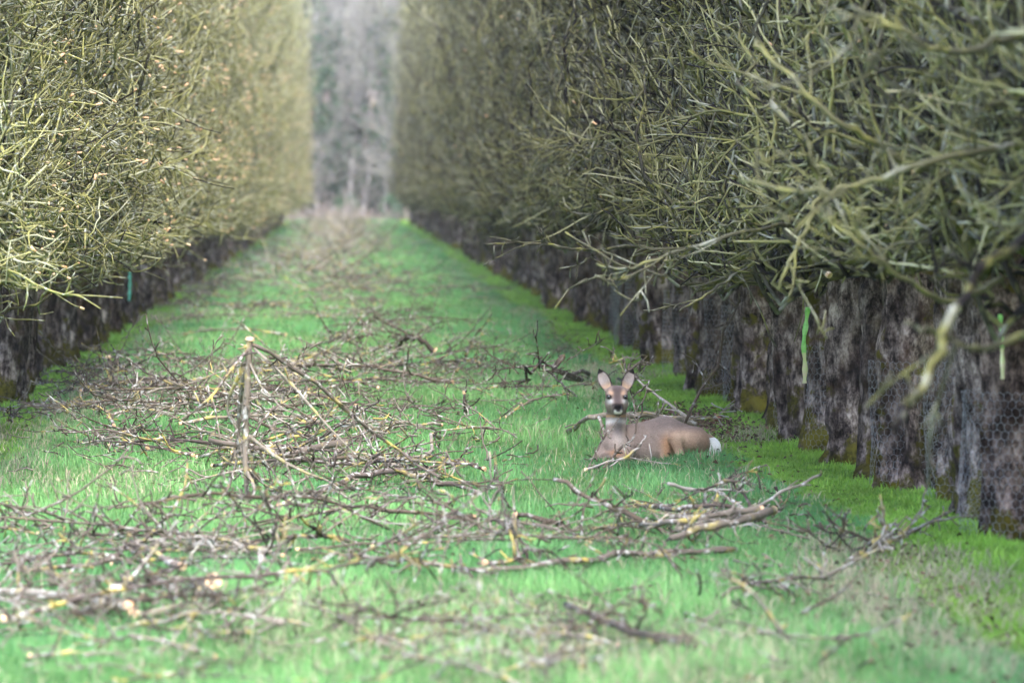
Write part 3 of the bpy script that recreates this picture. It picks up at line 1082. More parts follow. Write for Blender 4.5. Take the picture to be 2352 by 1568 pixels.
# the cut crown that stands upside down on its own arms
d = 23.9
pruning('pruned_branch', pr, [W(575, 776, d), W(572, 800, d), W(568, 900, d), W(563, 1000, d + 0.02), W(566, 1080, d), W(568, 1155, d)], 0.021, 0.013,
        'thick pruned branch standing upright on its forked arms, pale sawn top', nside=9, side_len=(0.15, 0.5), up=0.0, spurs=34, cut=M_CUT_PALE, tone=0.6, n=20, k=8,
        sides=[([W(578, 790, d), W(640, 822, d + 0.1), W(740, 890, d + 0.25), W(850, 985, d + 0.4), W(930, 1050, d + 0.5), W(1010, 1095, d + 0.3)], 0.0125, 34),
               ([W(574, 800, d), W(530, 850, d - 0.1), W(490, 905, d - 0.2), W(452, 938, d - 0.2)], 0.010, 14),
               ([W(584, 800, d), W(640, 850, d - 0.15), W(710, 930, d - 0.3), W(790, 1020, d - 0.4), W(830, 1060, d - 0.4)], 0.0085, 16),
               ([W(576, 800, d), W(555, 900, d + 0.2), W(548, 1000, d + 0.3), W(540, 1080, d + 0.3), W(505, 1150, d + 0.2)], 0.012, 16),
               ([W(560, 840, d), W(520, 930, d + 0.1), W(545, 990, d + 0.1), W(556, 1050, d)], 0.010, 8),
               ([W(572, 1000, d), W(650, 1060, d - 0.1), W(760, 1110, d - 0.2), W(800, 1140, d - 0.2)], 0.010, 12),
               ([W(566, 1080, d), W(585, 1130, d - 0.2), W(545, 1165, d - 0.3)], 0.011, 6)])
# thick log with a round sawn face towards the viewer
d = dg(1378)
pruning('pruned_branch', pr, [W(490, 1334, d - 0.35), W(440, 1350, d - 0.1), W(385, 1366, d + 0.25), W(300, 1360, d + 0.9)], 0.030, 0.022,
        'thick log with a round pale sawn face, lying in the prunings', nside=2, spurs=3, cut=M_CUT_PALE, tone=0.25, k=12, up=0.4)
pruning('pruned_branch', pr, [G(305, 1414, 0.03), G(420, 1392, 0.05), G(560, 1370, 0.05), G(700, 1355, 0.05), G(830, 1340, 0.04)], 0.021, 0.012,
        'long pale branch with orange sawn end below the round-faced log', nside=7, spurs=18, tone=0.75, side_len=(0.15, 0.35), up=0.8)
pruning('pruned_branch', pr, [G(300, 1392, 0.06), G(180, 1372, 0.07), G(60, 1362, 0.06), G(-90, 1352, 0.05)], 0.020, 0.015,
        'lichen-blotched branch running out beside the round-faced log', nside=6, spurs=20, tone=0.7, side_len=(0.15, 0.35), up=0.7)
pruning('pruned_branch', pr, [G(420, 1300, 0.06), G(310, 1250, 0.1), G(230, 1290, 0.05), G(40, 1310, 0.05)], 0.016, 0.008,
        'arched brown branch with a knee, behind the round-faced log', nside=5, spurs=12, tone=0.45, mat=M_BRUSH,
        sides=[([G(310, 1250, 0.1), W(370, 1200, 20.8), W(415, 1140, 20.9), W(430, 1060, 21.0)], 0.008, 5),
               ([G(310, 1250, 0.1), W(305, 1290, 20.5), G(300, 1330, 0.0)], 0.012, 4)])
# heap beside the deer's feet
pile_label = 'straight grey stick in the small heap of prunings in front of the deer'
pruning('pruned_branch', pr, [G(1775, 1172, 0.12), G(1700, 1195, 0.11), G(1600, 1215, 0.08), G(1540, 1235, 0.05)], 0.020, 0.014,
        'thick branch with pale sawn end topping the heap in front of the deer', nside=4, spurs=10, side_len=(0.10, 0.26), up=0.1, tone=0.55, cut=M_CUT_PALE, k=8)
pruning('pruned_branch', pr, [G(1750, 1170, 0.13), G(1660, 1178, 0.12), G(1560, 1196, 0.1), G(1470, 1205, 0.06)], 0.017, 0.012,
        'thick grey branch lying second in the heap in front of the deer', nside=5, spurs=10, side_len=(0.10, 0.26), up=0.1, tone=0.6, cut=M_CUT)
pruning('pruned_branch', pr, [G(1462, 1160, 0.05), G(1540, 1168, 0.08), G(1640, 1160, 0.1), G(1700, 1170, 0.08)], 0.012, 0.009,
        'branch with orange end poking from the heap in front of the deer', nside=4, spurs=8, side_len=(0.10, 0.26), up=0.1, tone=0.35)
pruning('pruned_branch', pr, [W(1272, 1100, 21.7), W(1360, 1145, 21.6), W(1450, 1188, 21.5), W(1560, 1232, 21.4), G(1650, 1262, 0.02)], 0.011, 0.014,
        'long dark stick sloping out of the heap in front of the deer', nside=3, spurs=12, side_len=(0.10, 0.26), up=0.1, tone=0.5, mat=M_BRUSH_DARK, cut=None)
pruning('pruned_branch', pr, [G(1560, 1215, 0.05), W(1680, 1185, 22.0), W(1790, 1135, 22.0), W(1885, 1090, 22.1)], 0.012, 0.007,
        'thin pale stick rising out of the heap towards the trunks', nside=2, spurs=8, side_len=(0.10, 0.26), up=0.1, tone=0.8, cut=None)
pruning('pruned_branch', pr, [G(1590, 1240, 0.03), W(1640, 1160, 22.3), W(1665, 1098, 22.4), W(1700, 1135, 22.5), G(1760, 1200, 0.03)], 0.009, 0.008,
        'crooked stick arching over the heap in front of the deer', nside=3, spurs=6, side_len=(0.10, 0.26), up=0.1, tone=0.3, cut=None)
pruning('pruned_branch', pr, [W(1535, 1110, 22.4), W(1590, 1125, 22.5), W(1650, 1130, 22.5), G(1740, 1190, 0.04)], 0.010, 0.008,
        'pale forked stick at the back of the heap before the deer', nside=3, spurs=6, side_len=(0.10, 0.26), up=0.1, tone=0.95, cut=None)
pruning('pruned_branch', pr, [G(1690, 1262, 0.03), G(1560, 1270, 0.03), G(1430, 1275, 0.04), G(1290, 1290, 0.04), G(1060, 1310, 0.03)], 0.015, 0.013,
        'long branch lying flat between the heap and the brushwood', nside=8, spurs=16, side_len=(0.10, 0.26), up=0.1, tone=0.5, cut=None)
pruning('pruned_branch', pr, [W(1180, 1182, 21.2), W(1290, 1205, 21.2), W(1340, 1240, 21.1), G(1440, 1275, 0.02)], 0.012, 0.010,
        'brown forked stick left of the heap in front of the deer', nside=4, spurs=8, side_len=(0.10, 0.26), up=0.1, tone=0.3, mat=M_BRUSH_DARK,
        sides=[([W(1336, 1238, 21.1), W(1340, 1170, 21.2), W(1370, 1130, 21.3)], 0.006, 5)])
# behind and across the deer
pruning('pruned_branch', pr, [G(1304, 992, 0.02), W(1350, 962, 28.9), W(1400, 950, 28.9), W(1480, 957, 29.0), W(1560, 962, 29.0), W(1600, 975, 29.0)], 0.018, 0.016,
        'smooth curved branch lying behind the deer and past its neck', nside=5, spurs=10, tone=0.75, cut=M_CUT, n=16, k=8,
        sides=[([W(1590, 968, 29), W(1540, 930, 29.2), W(1490, 895, 29.4), W(1462, 868, 29.5)], 0.012, 8),
               ([W(1375, 957, 28.8), W(1385, 985, 28.6), W(1390, 1003, 28.5)], 0.012, 3)])
pruning('pruned_branch', pr, [W(1573, 974, 28.9), W(1600, 915, 28.9), W(1628, 868, 28.9), W(1652, 832, 28.9), W(1656, 790, 28.9), W(1668, 740, 28.9), W(1700, 690, 29.0)], 0.009, 0.011,
        'thin dark branch leaning up from behind the deer towards the trunks', nside=3, spurs=8, tone=0.4, mat=M_BRUSH_DARK, cut=None, side_len=(0.1, 0.25),
        sides=[([W(1652, 836, 28.9), W(1672, 852, 28.8), W(1684, 872, 28.7)], 0.008, 4),
               ([W(1622, 878, 28.9), W(1608, 850, 29), W(1596, 828, 29.1)], 0.006, 4)])
pruning('pruned_branch', pr, [G(1385, 1074, 0.0), W(1420, 1038, 27.2), W(1450, 1005, 27.3), W(1468, 965, 27.4), W(1478, 920, 27.4), W(1492, 872, 27.5)], 0.0075, 0.0035,
        'slim dark twig crossing in front of the deer flank', nside=0, spurs=16, tone=0.45, mat=M_BRUSH_DARK, cut=None)
pruning('pruned_branch', pr, [G(1345, 1078, 0.01), W(1400, 1062, 26.8), W(1440, 1047, 26.8), W(1470, 1022, 26.9), W(1484, 1000, 27.0)], 0.0095, 0.005,
        'pale grey twig lying low against the deer chest', nside=0, spurs=14, tone=0.98, cut=M_CUT_PALE,
        sides=[([W(1436, 1050, 26.8), W(1500, 1060, 26.9), W(1570, 1068, 26.9)], 0.005, 6)])
pruning('pruned_branch', pr, [G(1352, 1072, 0.0), W(1372, 1030, 27.1), W(1392, 1000, 27.1), W(1410, 985, 27.1)], 0.006, 0.003,
        'short dark twig standing before the deer shoulder', nside=0, spurs=6, tone=0.6, mat=M_BRUSH_DARK, cut=None)
pruning('pruned_branch', pr, [G(1352, 858, 0.04), W(1310, 850, 33.5), W(1262, 838, 33.4), W(1215, 862, 33.2), G(1180, 890, 0.02)], 0.020, 0.009,
        'dark knobbed branch lying behind the deer ears, blunt end', nside=6, spurs=12, tone=0.3, mat=M_BRUSH_DARK, cut=None,
        sides=[([W(1262, 840, 33.4), W(1200, 842, 33.3), W(1130, 850, 33.2)], 0.009, 8), ([W(1250, 846, 33), W(1290, 880, 32.6), W(1325, 910, 32.0)], 0.009, 8)])
pruning('pruned_branch', pr, [G(1460, 872, 0.02), W(1440, 850, 32.5), W(1420, 826, 32.6), W(1405, 818, 32.6)], 0.009, 0.006,
        'forked brown twig upright behind the deer head between its ears', nside=2, spurs=5, tone=0.5, cut=None, side_len=(0.08, 0.15),
        sides=[([W(1430, 840, 32.5), W(1432, 822, 32.5), W(1428, 812, 32.5)], 0.006, 3)])
pruning('pruned_branch', pr, [G(1420, 868, 0.03), W(1450, 858, 32.0), W(1466, 840, 32.0), W(1474, 815, 32.0)], 0.010, 0.008,
        'dark knotty stick ending upright behind the deer ear', nside=2, spurs=6, tone=0.6, mat=M_BRUSH_DARK, cut=None, side_len=(0.08, 0.2))
pruning('pruned_branch', pr, [G(1068, 962, 0.0), W(1068, 930, 32.0), W(1066, 900, 32.0)], 0.011, 0.011,
        'short upright stub with an orange sawn top', nside=1, spurs=3, tone=0.1, mat=M_BRUSH_DARK, cut=None, cut_far=True, side_len=(0.1, 0.15))
pruning('pruned_branch', pr, [G(640, 1165, 0.03), G(720, 1130, 0.06), W(800, 1098, 24.6), W(900, 1082, 24.7), W(990, 1100, 24.6), W(1070, 1125, 24.5), G(1150, 1145, 0.03)], 0.020, 0.011,
        'long bowed branch along the near edge of the big brushwood heap', nside=5, spurs=18, tone=0.4, n=18)
pruning('pruned_branch', pr, [G(1010, 1005, 0.06), W(940, 1050, 25.5), W(860, 1075, 25.3), W(780, 1130, 24.8)], 0.012, 0.008,
        'grey crossing branch in the middle of the brushwood heap', nside=4, spurs=10, tone=0.8)
pruning('pruned_branch', pr, [W(800, 1015, 26.6), W(730, 1025, 26.6), W(660, 1045, 26.5), W(600, 1030, 26.5), W(480, 1010, 26.6)], 0.022, 0.013,
        'thick mossy limb with blunt end inside the brushwood heap', nside=5, spurs=12, tone=0.5, cut=None, k=8)
pruning('pruned_branch', pr, [G(1300, 1388, 0.05), G(1400, 1428, 0.07), G(1500, 1458, 0.08), G(1590, 1478, 0.07), G(1640, 1502, 0.03)], 0.012, 0.024,
        'dark club-ended branch alone on the grass below the heap', nside=3, spurs=6, tone=0.35, mat=M_BRUSH_DARK, cut=None)
pruning('pruned_branch', pr, [G(1690, 1465, 0.03), G(1750, 1450, 0.06), G(1800, 1462, 0.05), G(1860, 1490, 0.02)], 0.012, 0.008,
        'small pale crooked stick beside the dark club-ended branch', nside=3, spurs=6, tone=0.8, cut=None)
pruning('pruned_branch', pr, [G(1945, 1290, 0.02), G(2010, 1262, 0.05), G(2090, 1225, 0.08), G(2190, 1170, 0.08)], 0.011, 0.006,
        'spiny twig bundle lying towards the trunk with the pale flare', nside=9, spurs=16, tone=0.5, up=0.5, cut=None, side_len=(0.15, 0.4))
pruning('pruned_branch', pr, [G(1880, 1255, 0.02), G(1950, 1262, 0.04), G(2030, 1240, 0.05)], 0.008, 0.005,
        'dark low twig against the spiny bundle near the trunks', nside=5, spurs=8, tone=0.3, mat=M_BRUSH_DARK, cut=None, side_len=(0.15, 0.3))
pruning('pruned_branch', pr, [G(1640, 1375, 0.02), G(1700, 1345, 0.06), G(1800, 1328, 0.07), G(1930, 1330, 0.02)], 0.009, 0.006,
        'arched dull stick on the dry grass between heap and trunks', nside=6, spurs=8, tone=0.5, cut=None, side_len=(0.12, 0.3))
pruning('pruned_branch', pr, [W(1000, 805, 41), W(975, 785, 41), W(950, 772, 41), W(930, 778, 41), G(905, 812, 0.02)], 0.024, 0.018,
        'brown hooked limb arching up beyond the brushwood heap', nside=5, spurs=8, tone=0.2, mat=M_BRUSH_DARK)
pruning('pruned_branch', pr, [W(248, 818, 37), W(256, 850, 37), W(272, 880, 36.9), G(300, 900, 0.02)], 0.020, 0.014,
        'short upright branch with pointed pale cut near the sunlit row', nside=0, spurs=4, tone=0.6, cut=M_CUT_PALE)
pruning('pruned_branch', pr, [G(2060, 1030, 0.0), W(2048, 1015, 28), W(2042, 1010, 28)], 0.007, 0.004,
        'tiny forked stick poking from the moss by the trunks', nside=2, spurs=2, tone=0.1, mat=M_BRUSH_DARK, cut=None, side_len=(0.05, 0.1))
d = dg(1215)
pruning('pruned_branch', pr, [G(1128, 1262, 0.0), W(1126, 1180, d), W(1124, 1100, d), W(1126, 1038, d)], 0.005, 0.0035,
        'thin upright twig standing out of the near brushwood', nside=1, spurs=5, tone=0.8, cut=None, side_len=(0.1, 0.2))

# the rest: many cut branches lie criss-cross and only their place tells them apart
variants = []
for v_ in range(16):
    L = pr.uniform(0.7, 1.7)
    a0 = pr.uniform(-0.25, 0.25)
    dark = pr.random() < 0.45
    npt = 5
    t = np.linspace(0, 1, npt)
    path = np.stack([t * L, np.cumsum(pr.normal(0, 0.05, npt)), 0.03 + pr.uniform(0.0, 0.30) * np.sin(t * pr.uniform(2.0, 3.1)) * L * 0.35 + np.abs(pr.normal(0, 0.015, npt))], -1)
    e = pruning('pruned_branch', pr, path, pr.uniform(0.007, 0.0145), 0.005, None, nside=int(pr.integers(6, 10)), spurs=int(L * 20), side_len=(0.2, 0.65),
                mat=M_BRUSH_DARK if dark else M_BRUSH, cut=M_CUT if pr.random() < 0.9 else M_CUT_PALE, up=0.10, flat=0.28, n=12)
    variants.append(e)


def copy_thing(src):
    c = src.copy()
    COL.objects.link(c)
    for ch in src.children:
        q = ch.copy()
        COL.objects.link(q)
        q.parent = c
    return c


def scatter(px0, px1, py0, py1, cnt, label, group, zlift=0.0, sc=(0.7, 1.1), ang=None):
    for _ in range(cnt):
        # even on the ground, not in the picture
        d0, d1 = dg(py1), dg(py0)
        d_ = pr.uniform(d0, d1)
        x_ = gx(px0 + (px1 - px0) * pr.random(), d_)
        src = variants[int(pr.integers(len(variants)))]
        c = copy_thing(src)
        a = pr.uniform(0, 6.28) if ang is None else pr.normal(ang, 0.5) + (math.pi if pr.random() < 0.5 else 0)
        s = pr.uniform(*sc)
        c.location = (x_ - math.cos(a) * 0.5 * s, d_ - math.sin(a) * 0.5 * s, zlift * pr.random() + 0.01)
        c.rotation_euler = (pr.normal(0, 0.25), pr.normal(0, 0.04), a)
        c.scale = (s, s, s)
        tag(c, label, 'branch', group)


LB = 'lichen-spotted cut branch criss-crossed with others in the large brushwood heap'
scatter(220, 1130, 850, 1120, 48, LB, 'branches of the large brushwood heap', 0.08)
LB2 = 'thin cut branch strewn on the grass nearer than the brushwood heap'
scatter(0, 820, 1240, 1540, 13, LB2, 'cut branches strewn before the heap', 0.03)
scatter(850, 1230, 1200, 1310, 9, 'tangled lichened branch in the low pile beside the heap before the deer', 'branches of the low tangled pile', 0.06, (0.6, 0.9))
scatter(150, 500, 1440, 1600, 4, LB2, 'cut branches strewn before the heap', 0.03, (0.6, 0.9))
scatter(900, 1330, 1440, 1600, 13, 'dark blurred branch in the scraps beside the club-ended branch', 'scraps by the club-ended branch', 0.02, (0.5, 0.8))
scatter(1480, 1720, 1165, 1235, 6, 'short cut branch buried under thicker ones in the heap before the deer', 'small branches of the heap before the deer', 0.05, (0.35, 0.55), 0.2)
LB3 = 'dark cut branch lying on the open grass between heap and mossy strip'
scatter(1040, 1330, 780, 960, 12, LB3, 'cut branches on the open grass', 0.0, (0.5, 0.8))
LB4 = 'cut branch half sunk in grass between the brushwood heap and sunlit row'
scatter(-20, 420, 860, 1010, 20, LB4, 'cut branches by the sunlit row', 0.03, (0.6, 0.9))
LB5 = 'cut branch among prunings strewn down the aisle beyond the heap'
scatter(420, 1000, 640, 850, 58, LB5, 'prunings down the aisle', 0.05)
scatter(1020, 1130, 640, 780, 6, LB5, 'prunings down the aisle', 0.02, (0.5, 0.8))
for e in variants:
    for ch in list(e.children):
        bpy.data.objects.remove(ch)
    bpy.data.objects.remove(e)
# broken twig ends and scraps, too many and too small to count
bag = Bag()
nf = 1500
dd_ = np.concatenate([pr.uniform(dg(1130), dg(840), 950), pr.uniform(15, 23, 550)])
px_ = np.concatenate([pr.normal(660, 260, 950), np.where(pr.random(550) < 0.6, pr.uniform(0, 900, 550), pr.uniform(0, 2100, 550))])
xx = (px_ - VPX) * dd_ / FPX
xx = np.clip(xx, -2.0, 1.95)
st = np.stack([xx, dd_, pr.uniform(0.02, 0.07, nf)], -1)
dd = pr.normal(0, 1, (nf, 3)); dd[:, 2] *= 0.35
P = grow(pr, st, dd, pr.uniform(0.05, 0.28, nf), 5, 0.22)
P[..., 2] = np.maximum(P[..., 2], 0.015)
bag.add(tubes(pr, P, taper(nf, 5, pr.uniform(0.003, 0.006, nf), 0.003), 4, cap=pr.random(nf) < 0.15))
tag(obj('twig_scraps', bag.mesh('twig_scraps', [M_BRUSH_DARK, M_CUT])), 'small broken twigs littering the grass round the brushwood', 'twigs', kind='stuff')
# far down the aisle the prunings run together
bag = Bag()
nf = 1200
yy = pr.uniform(72, 190, nf)
xx = -0.35 + pr.normal(0, 0.65, nf) + 0.5 * value_noise(np.stack([yy * 0.1, yy * 0], -1), 4)
st = np.stack([xx, yy, np.abs(pr.normal(0, 0.08, nf))], -1)
dd = pr.normal(0, 1, (nf, 3)); dd[:, 2] = np.abs(dd[:, 2]) * 0.45
P = grow(pr, st, dd, pr.uniform(0.3, 1.1, nf), 6, 0.15, (0, 0, -0.02))
P[..., 2] = np.maximum(P[..., 2], 0.01)
bag.add(tubes(pr, P, taper(nf, 6, pr.uniform(0.006, 0.015, nf), 0.005), 3, cap=pr.random(nf) < 0.3))
tag(obj('brushwood', bag.mesh('brushwood', [M_BRUSH, M_CUT])), 'grey mass of prunings far down the grassy aisle', 'brushwood', kind='stuff')

# ------------------------------------------------------------------ grass, moss, straw, litter
gr = np.random.default_rng(21)


def blades(cnt, y0, y1, x0, x1, lmin, lmax, wid, dens=None, power=1.0):
    y = gr.uniform(y0, y1, cnt)
    lo_ = x0 if not callable(x0) else x0(y)
    hi_ = x1 if not callable(x1) else x1(y)
    x = gr.uniform(0, 1, cnt) * (hi_ - lo_) + lo_
    p2 = np.stack([x, y], -1)
    tuft = value_noise(p2 * np.array((2.6, 1.3)), 31)
    tuft2 = value_noise(p2 * np.array((0.9, 0.4)), 33)
    fine = value_noise(p2 * 7.0, 35)
    # zones across the aisle
    wob = 0.14 * value_noise(p2 * np.array((0.5, 0.22)), 41) + 0.10 * fine
    e_r = 2.06 + wob
    e_l = -1.88 + wob
    moss = np.maximum(sm(x, e_r - 0.04, e_r + 0.05), sm(-x, -e_l - 0.04, -e_l + 0.05))
    straw = np.maximum(np.exp(-((x - e_r + 0.16) / 0.16) ** 2) * 0.85, np.exp(-((x - e_l - 0.14) / 0.13) ** 2) * 0.6)
    straw = np.clip(straw * (0.40 + 0.7 * tuft2 + 0.4 * tuft), 0, 0.75)
    straw = np.maximum(straw, np.clip((tuft2 - 0.45) * 0.8, 0, 0.25))
    L = (lmin + (lmax - lmin) * gr.random(cnt) ** 1.5) * (1 + 0.55 * tuft + 0.3 * tuft2)
    L = L * (1 - moss) + (0.010 + 0.026 * gr.random(cnt) ** 2) * (1 + 0.5 * fine) * moss
    nearrow = np.exp(-((x - 2.52) / 0.12) ** 2) + np.exp(-((x + 2.16) / 0.12) ** 2)
    L = L * (1 + nearrow * (0.4 + 1.2 * np.clip(tuft, 0, 1)))
    straw = straw * np.clip(1.15 - y / 110, 0.25, 1)
    isw = gr.random(cnt) < np.maximum(straw, 0.03 * (1 - moss))
    L = np.where(isw, np.maximum(L, 0.05) * gr.uniform(0.8, 1.5, cnt), L)
    az = gr.uniform(0, 2 * math.pi, cnt)
    lean = np.abs(gr.normal(0, 0.35, cnt)) + 0.1 + isw * 0.35 + moss * 0.3
    ldir = np.stack([np.cos(az), np.sin(az)], -1)
    face = az + gr.normal(0, 0.9, cnt)
    wv = np.stack([-np.sin(face), np.cos(face), np.zeros(cnt)], -1) * (wid * gr.uniform(0.6, 1.3, cnt) * (1 + moss * 0.1))[:, None] * 0.5
    z0 = ground_z(x, y) - 0.004
    root = np.stack([x, y, z0], -1)
    mid = root + np.stack([ldir[:, 0] * lean * L * 0.3, ldir[:, 1] * lean * L * 0.3, L * 0.58], -1)
    tip = root + np.stack([ldir[:, 0] * lean * L * 0.95, ldir[:, 1] * lean * L * 0.95, L * (1 - 0.25 * lean)], -1)
    v = np.stack([root - wv, root + wv, mid + wv * 0.8, mid - wv * 0.8, tip], 1)
    # colours of the plants themselves
    g1 = np.array((0.104, 0.250, 0.078)); g2 = np.array((0.210, 0.375, 0.138)); g3 = np.array((0.066, 0.205, 0.082))
    r_ = gr.random((cnt, 1))
    c = g1 * (1 - r_) + g2 * r_
    u = np.clip(0.5 - 0.9 * tuft2 + 0.2 * gr.normal(0, 1, cnt), 0, 1)[:, None]
    c = c * (1 - 0.7 * u) + g3 * 0.7 * u
    c = c * np.clip(1 + 0.35 * tuft + 0.25 * fine, 0.5, 1.5)[:, None]
    mc = np.array((0.135, 0.285, 0.038)) * (1 - r_) + np.array((0.245, 0.385, 0.068)) * r_
    mc = mc * np.clip(1 + 0.5 * fine + 0.3 * tuft, 0.4, 1.5)[:, None]
    c = c * (1 - moss[:, None]) + mc * moss[:, None]
    sc_ = np.array((0.36, 0.31, 0.22)) * (0.7 + 0.6 * gr.random((cnt, 1)))
    c = np.where(isw[:, None], sc_, c)
    keep = np.ones(cnt, bool)
    # bare litter patch behind the deer
    dp = ((x - 2.02) / 0.30) ** 2 + ((y - 31.0) / 1.5) ** 2
    keep &= ~((dp < 1 + 0.5 * fine) & (gr.random(cnt) < 0.75))
    return v[keep], c[keep]


vs, cs = [], []
for args in [(60000, 14, 60, 2.0, 3.0, 0.02, 0.04, 0.0045), (20000, 28, 70, -2.6, -1.85, 0.02, 0.04, 0.006)]:
    v_, c_ = blades(*args)
    vs.append(v_); cs.append(c_)
for args in [(150000, 11.5, 22, lambda y: np.maximum(-2.7, -800 * y / FPX), lambda y: np.minimum(3.0, 1600 * y / FPX), 0.025, 0.078, 0.0040),
             (150000, 22, 40, lambda y: np.maximum(-2.7, -800 * y / FPX), 2.9, 0.025, 0.072, 0.0044),
             (90000, 40, 85, -2.6, 2.8, 0.03, 0.075, 0.0075),
             (60000, 85, 206, -2.6, 2.8, 0.03, 0.085, 0.016)]:
    v_, c_ = blades(*args)
    vs.append(v_); cs.append(c_)
v_, c_ = blades(5000, 26.85, 27.5, gx(1340, 27.2), gx(1600, 27.2), 0.05, 0.10, 0.0042)
vs.append(v_); cs.append(c_)
v_ = np.concatenate(vs); c_ = np.concatenate(cs)
nb = len(v_)
i5 = (np.arange(nb) * 5)[:, None]
tag(obj('grass', mesh_np('grass', v_.reshape(-1, 3), i5 + np.array((0, 1, 2, 3)), i5 + np.array((3, 2, 4)), [M_GRASS],
                         attrs={'col': np.repeat(c_, 5, axis=0)})),
    'lush green grass and moss carpeting the orchard aisle', 'grass', kind='stuff')

# dead leaves and crumbs of bark
nl = 3800
y = np.concatenate([gr.uniform(12, 60, 1200), gr.normal(31.0, 1.1, 1700), gr.uniform(12, 21, 900)])
x = np.concatenate([np.where(gr.random(1200) < 0.55, gr.normal(2.0, 0.15, 1200), gr.uniform(-2.2, 2.4, 1200)), gr.normal(2.05, 0.2, 1700), gr.normal(1.75, 0.35, 900)])
a = gr.uniform(0, 6.28, nl)
s = gr.uniform(0.006, 0.017, nl)
u = np.stack([np.cos(a), np.sin(a), gr.normal(0, 0.4, nl)], -1) * s[:, None]
w = np.stack([-np.sin(a), np.cos(a), gr.normal(0, 0.5, nl)], -1) * s[:, None] * 0.6
ctr = np.stack([x, y, ground_z(x, y) + gr.uniform(0.01, 0.05, nl)], -1)
fold = np.stack([np.zeros(nl), np.zeros(nl), s * 0.5], -1)
lv = np.stack([ctr - u, ctr - w + fold, ctr + u, ctr + w + fold], 1).reshape(-1, 3)
i4 = (np.arange(nl) * 4)[:, None]
lc = np.array((0.085, 0.055, 0.042)) * gr.uniform(0.4, 2.4, (nl, 1)) * (1 + gr.normal(0, 0.12, (nl, 3)))
tag(obj('leaf_litter', mesh_np('leaf_litter', lv, tris=np.concatenate([i4 + np.array((0, 1, 2)), i4 + np.array((0, 2, 3))]), mats=[M_LITTER],
                               attrs={'col': np.repeat(np.clip(lc, 0, 1), 4, axis=0)}, smooth=False)),
    'dark dead leaves and bark crumbs on the mossy strip', 'leaf litter', kind='stuff')

# ------------------------------------------------------------------ the wood that closes the aisle
wr = np.random.default_rng(90)
wood_crowns = [crown_mesh('crown', wr, M_WOODLAND, 2.2, 1.6, 9.0, n1=240, n2=1300, n3=500, tone_mid=0.5, cutp=0.0, depth=3.4, spread=2.2) for _ in range(4)]
wood_trunk = trunk_mesh('trunk', wr, h=4.2, r=0.13)


def leaf_cloud(name, rng, cnt, c, r, col, size):
    p = norm(rng.normal(0, 1, (cnt, 3))) * rng.random((cnt, 1)) ** 0.4 * np.array(r)
    keep = value_noise(p * 1.6, int(rng.integers(1e6))) > -0.25
    p = p[keep] + np.array(c)
    n = len(p)
    a = norm(rng.normal(0, 1, (n, 3))) * size * rng.uniform(0.6, 1.3, (n, 1))
    b_ = norm(np.cross(a, rng.normal(0, 1, (n, 3)))) * size * 0.8
    v = np.stack([p - a, p - b_, p + a, p + b_], 1).reshape(-1, 3)
    q = np.arange(n * 4).reshape(-1, 4)
    cc = np.array(col) * rng.uniform(0.5, 1.5, (n, 1)) * (1 + rng.normal(0, 0.08, (n, 3)))
    return mesh_np(name, v, q, mats=[M_IVY], attrs={'col': np.repeat(np.clip(cc, 0, 1), 4, axis=0)}, smooth=False)


ivy = [leaf_cloud('ivy', wr, 2600, (0, 0, 3.4), (0.8, 0.8, 3.2), (0.035, 0.075, 0.030), 0.10) for _ in range(2)]
bush = [leaf_cloud('leaves', wr, 1300, (0, 0, 0.9), (1.0, 1.0, 0.9), (0.05, 0.085, 0.045), 0.07) for _ in range(2)]
k_ = 0
for row_y, n_, x0, x1 in ((207, 11, -5, 6.5), (217, 13, -7, 8.5), (230, 15, -9, 11), (246, 17, -12, 14)):
    for i_ in range(n_):
        x = x0 + (x1 - x0) * (i_ + 0.5) / n_ + wr.normal(0, 0.3)
        yy_ = row_y + wr.normal(0, 2.0)
        has_ivy = wr.random() < 0.38
        t = empty('woodland_tree', (x, yy_, 0), wr.uniform(0, 6.28))
        tag(t, 'ivy-clad bare tree in the wood closing the end of the aisle' if has_ivy else 'bare grey tree in the wood closing the end of the aisle', 'tree', 'trees of the far wood')
        s_ = wr.uniform(0.9, 1.25) * (1 + (row_y - 207) / 130)
        t.scale = (s_, s_, s_ * wr.uniform(0.95, 1.15))
        obj('trunk', wood_trunk, t)
        obj('crown', wood_crowns[k_ % 4], t)
        if has_ivy:
            obj('ivy', ivy[k_ % 2], t)
        k_ += 1
# ivy-smothered dead trunks along the wood's edge
for (px_, h_, w_) in ((752, 6.0, 0.8), (772, 3.4, 1.3), (798, 2.9, 1.5), (825, 3.6, 1.4), (845, 4.6, 1.1), (875, 6.2, 0.8), (812, 2.4, 1.5), (735, 3.0, 0.9)):
    d_ = 205.5 + wr.uniform(0, 2)
    e = empty('ivy_tree', (gx(px_, d_), d_, 0), wr.uniform(0, 6))
    tag(e, 'dead trunk smothered in dark green ivy at the end of the aisle', 'tree', 'ivy-smothered trunks at the aisle end')
    tk = obj('trunk', wood_trunk, e)
    tk.scale = (0.8, 0.8, h_ / 4.4)
    iv = obj('ivy', ivy[k_ % 2], e)
    iv.scale = (w_, w_, h_ / 6.4)
    k_ += 1
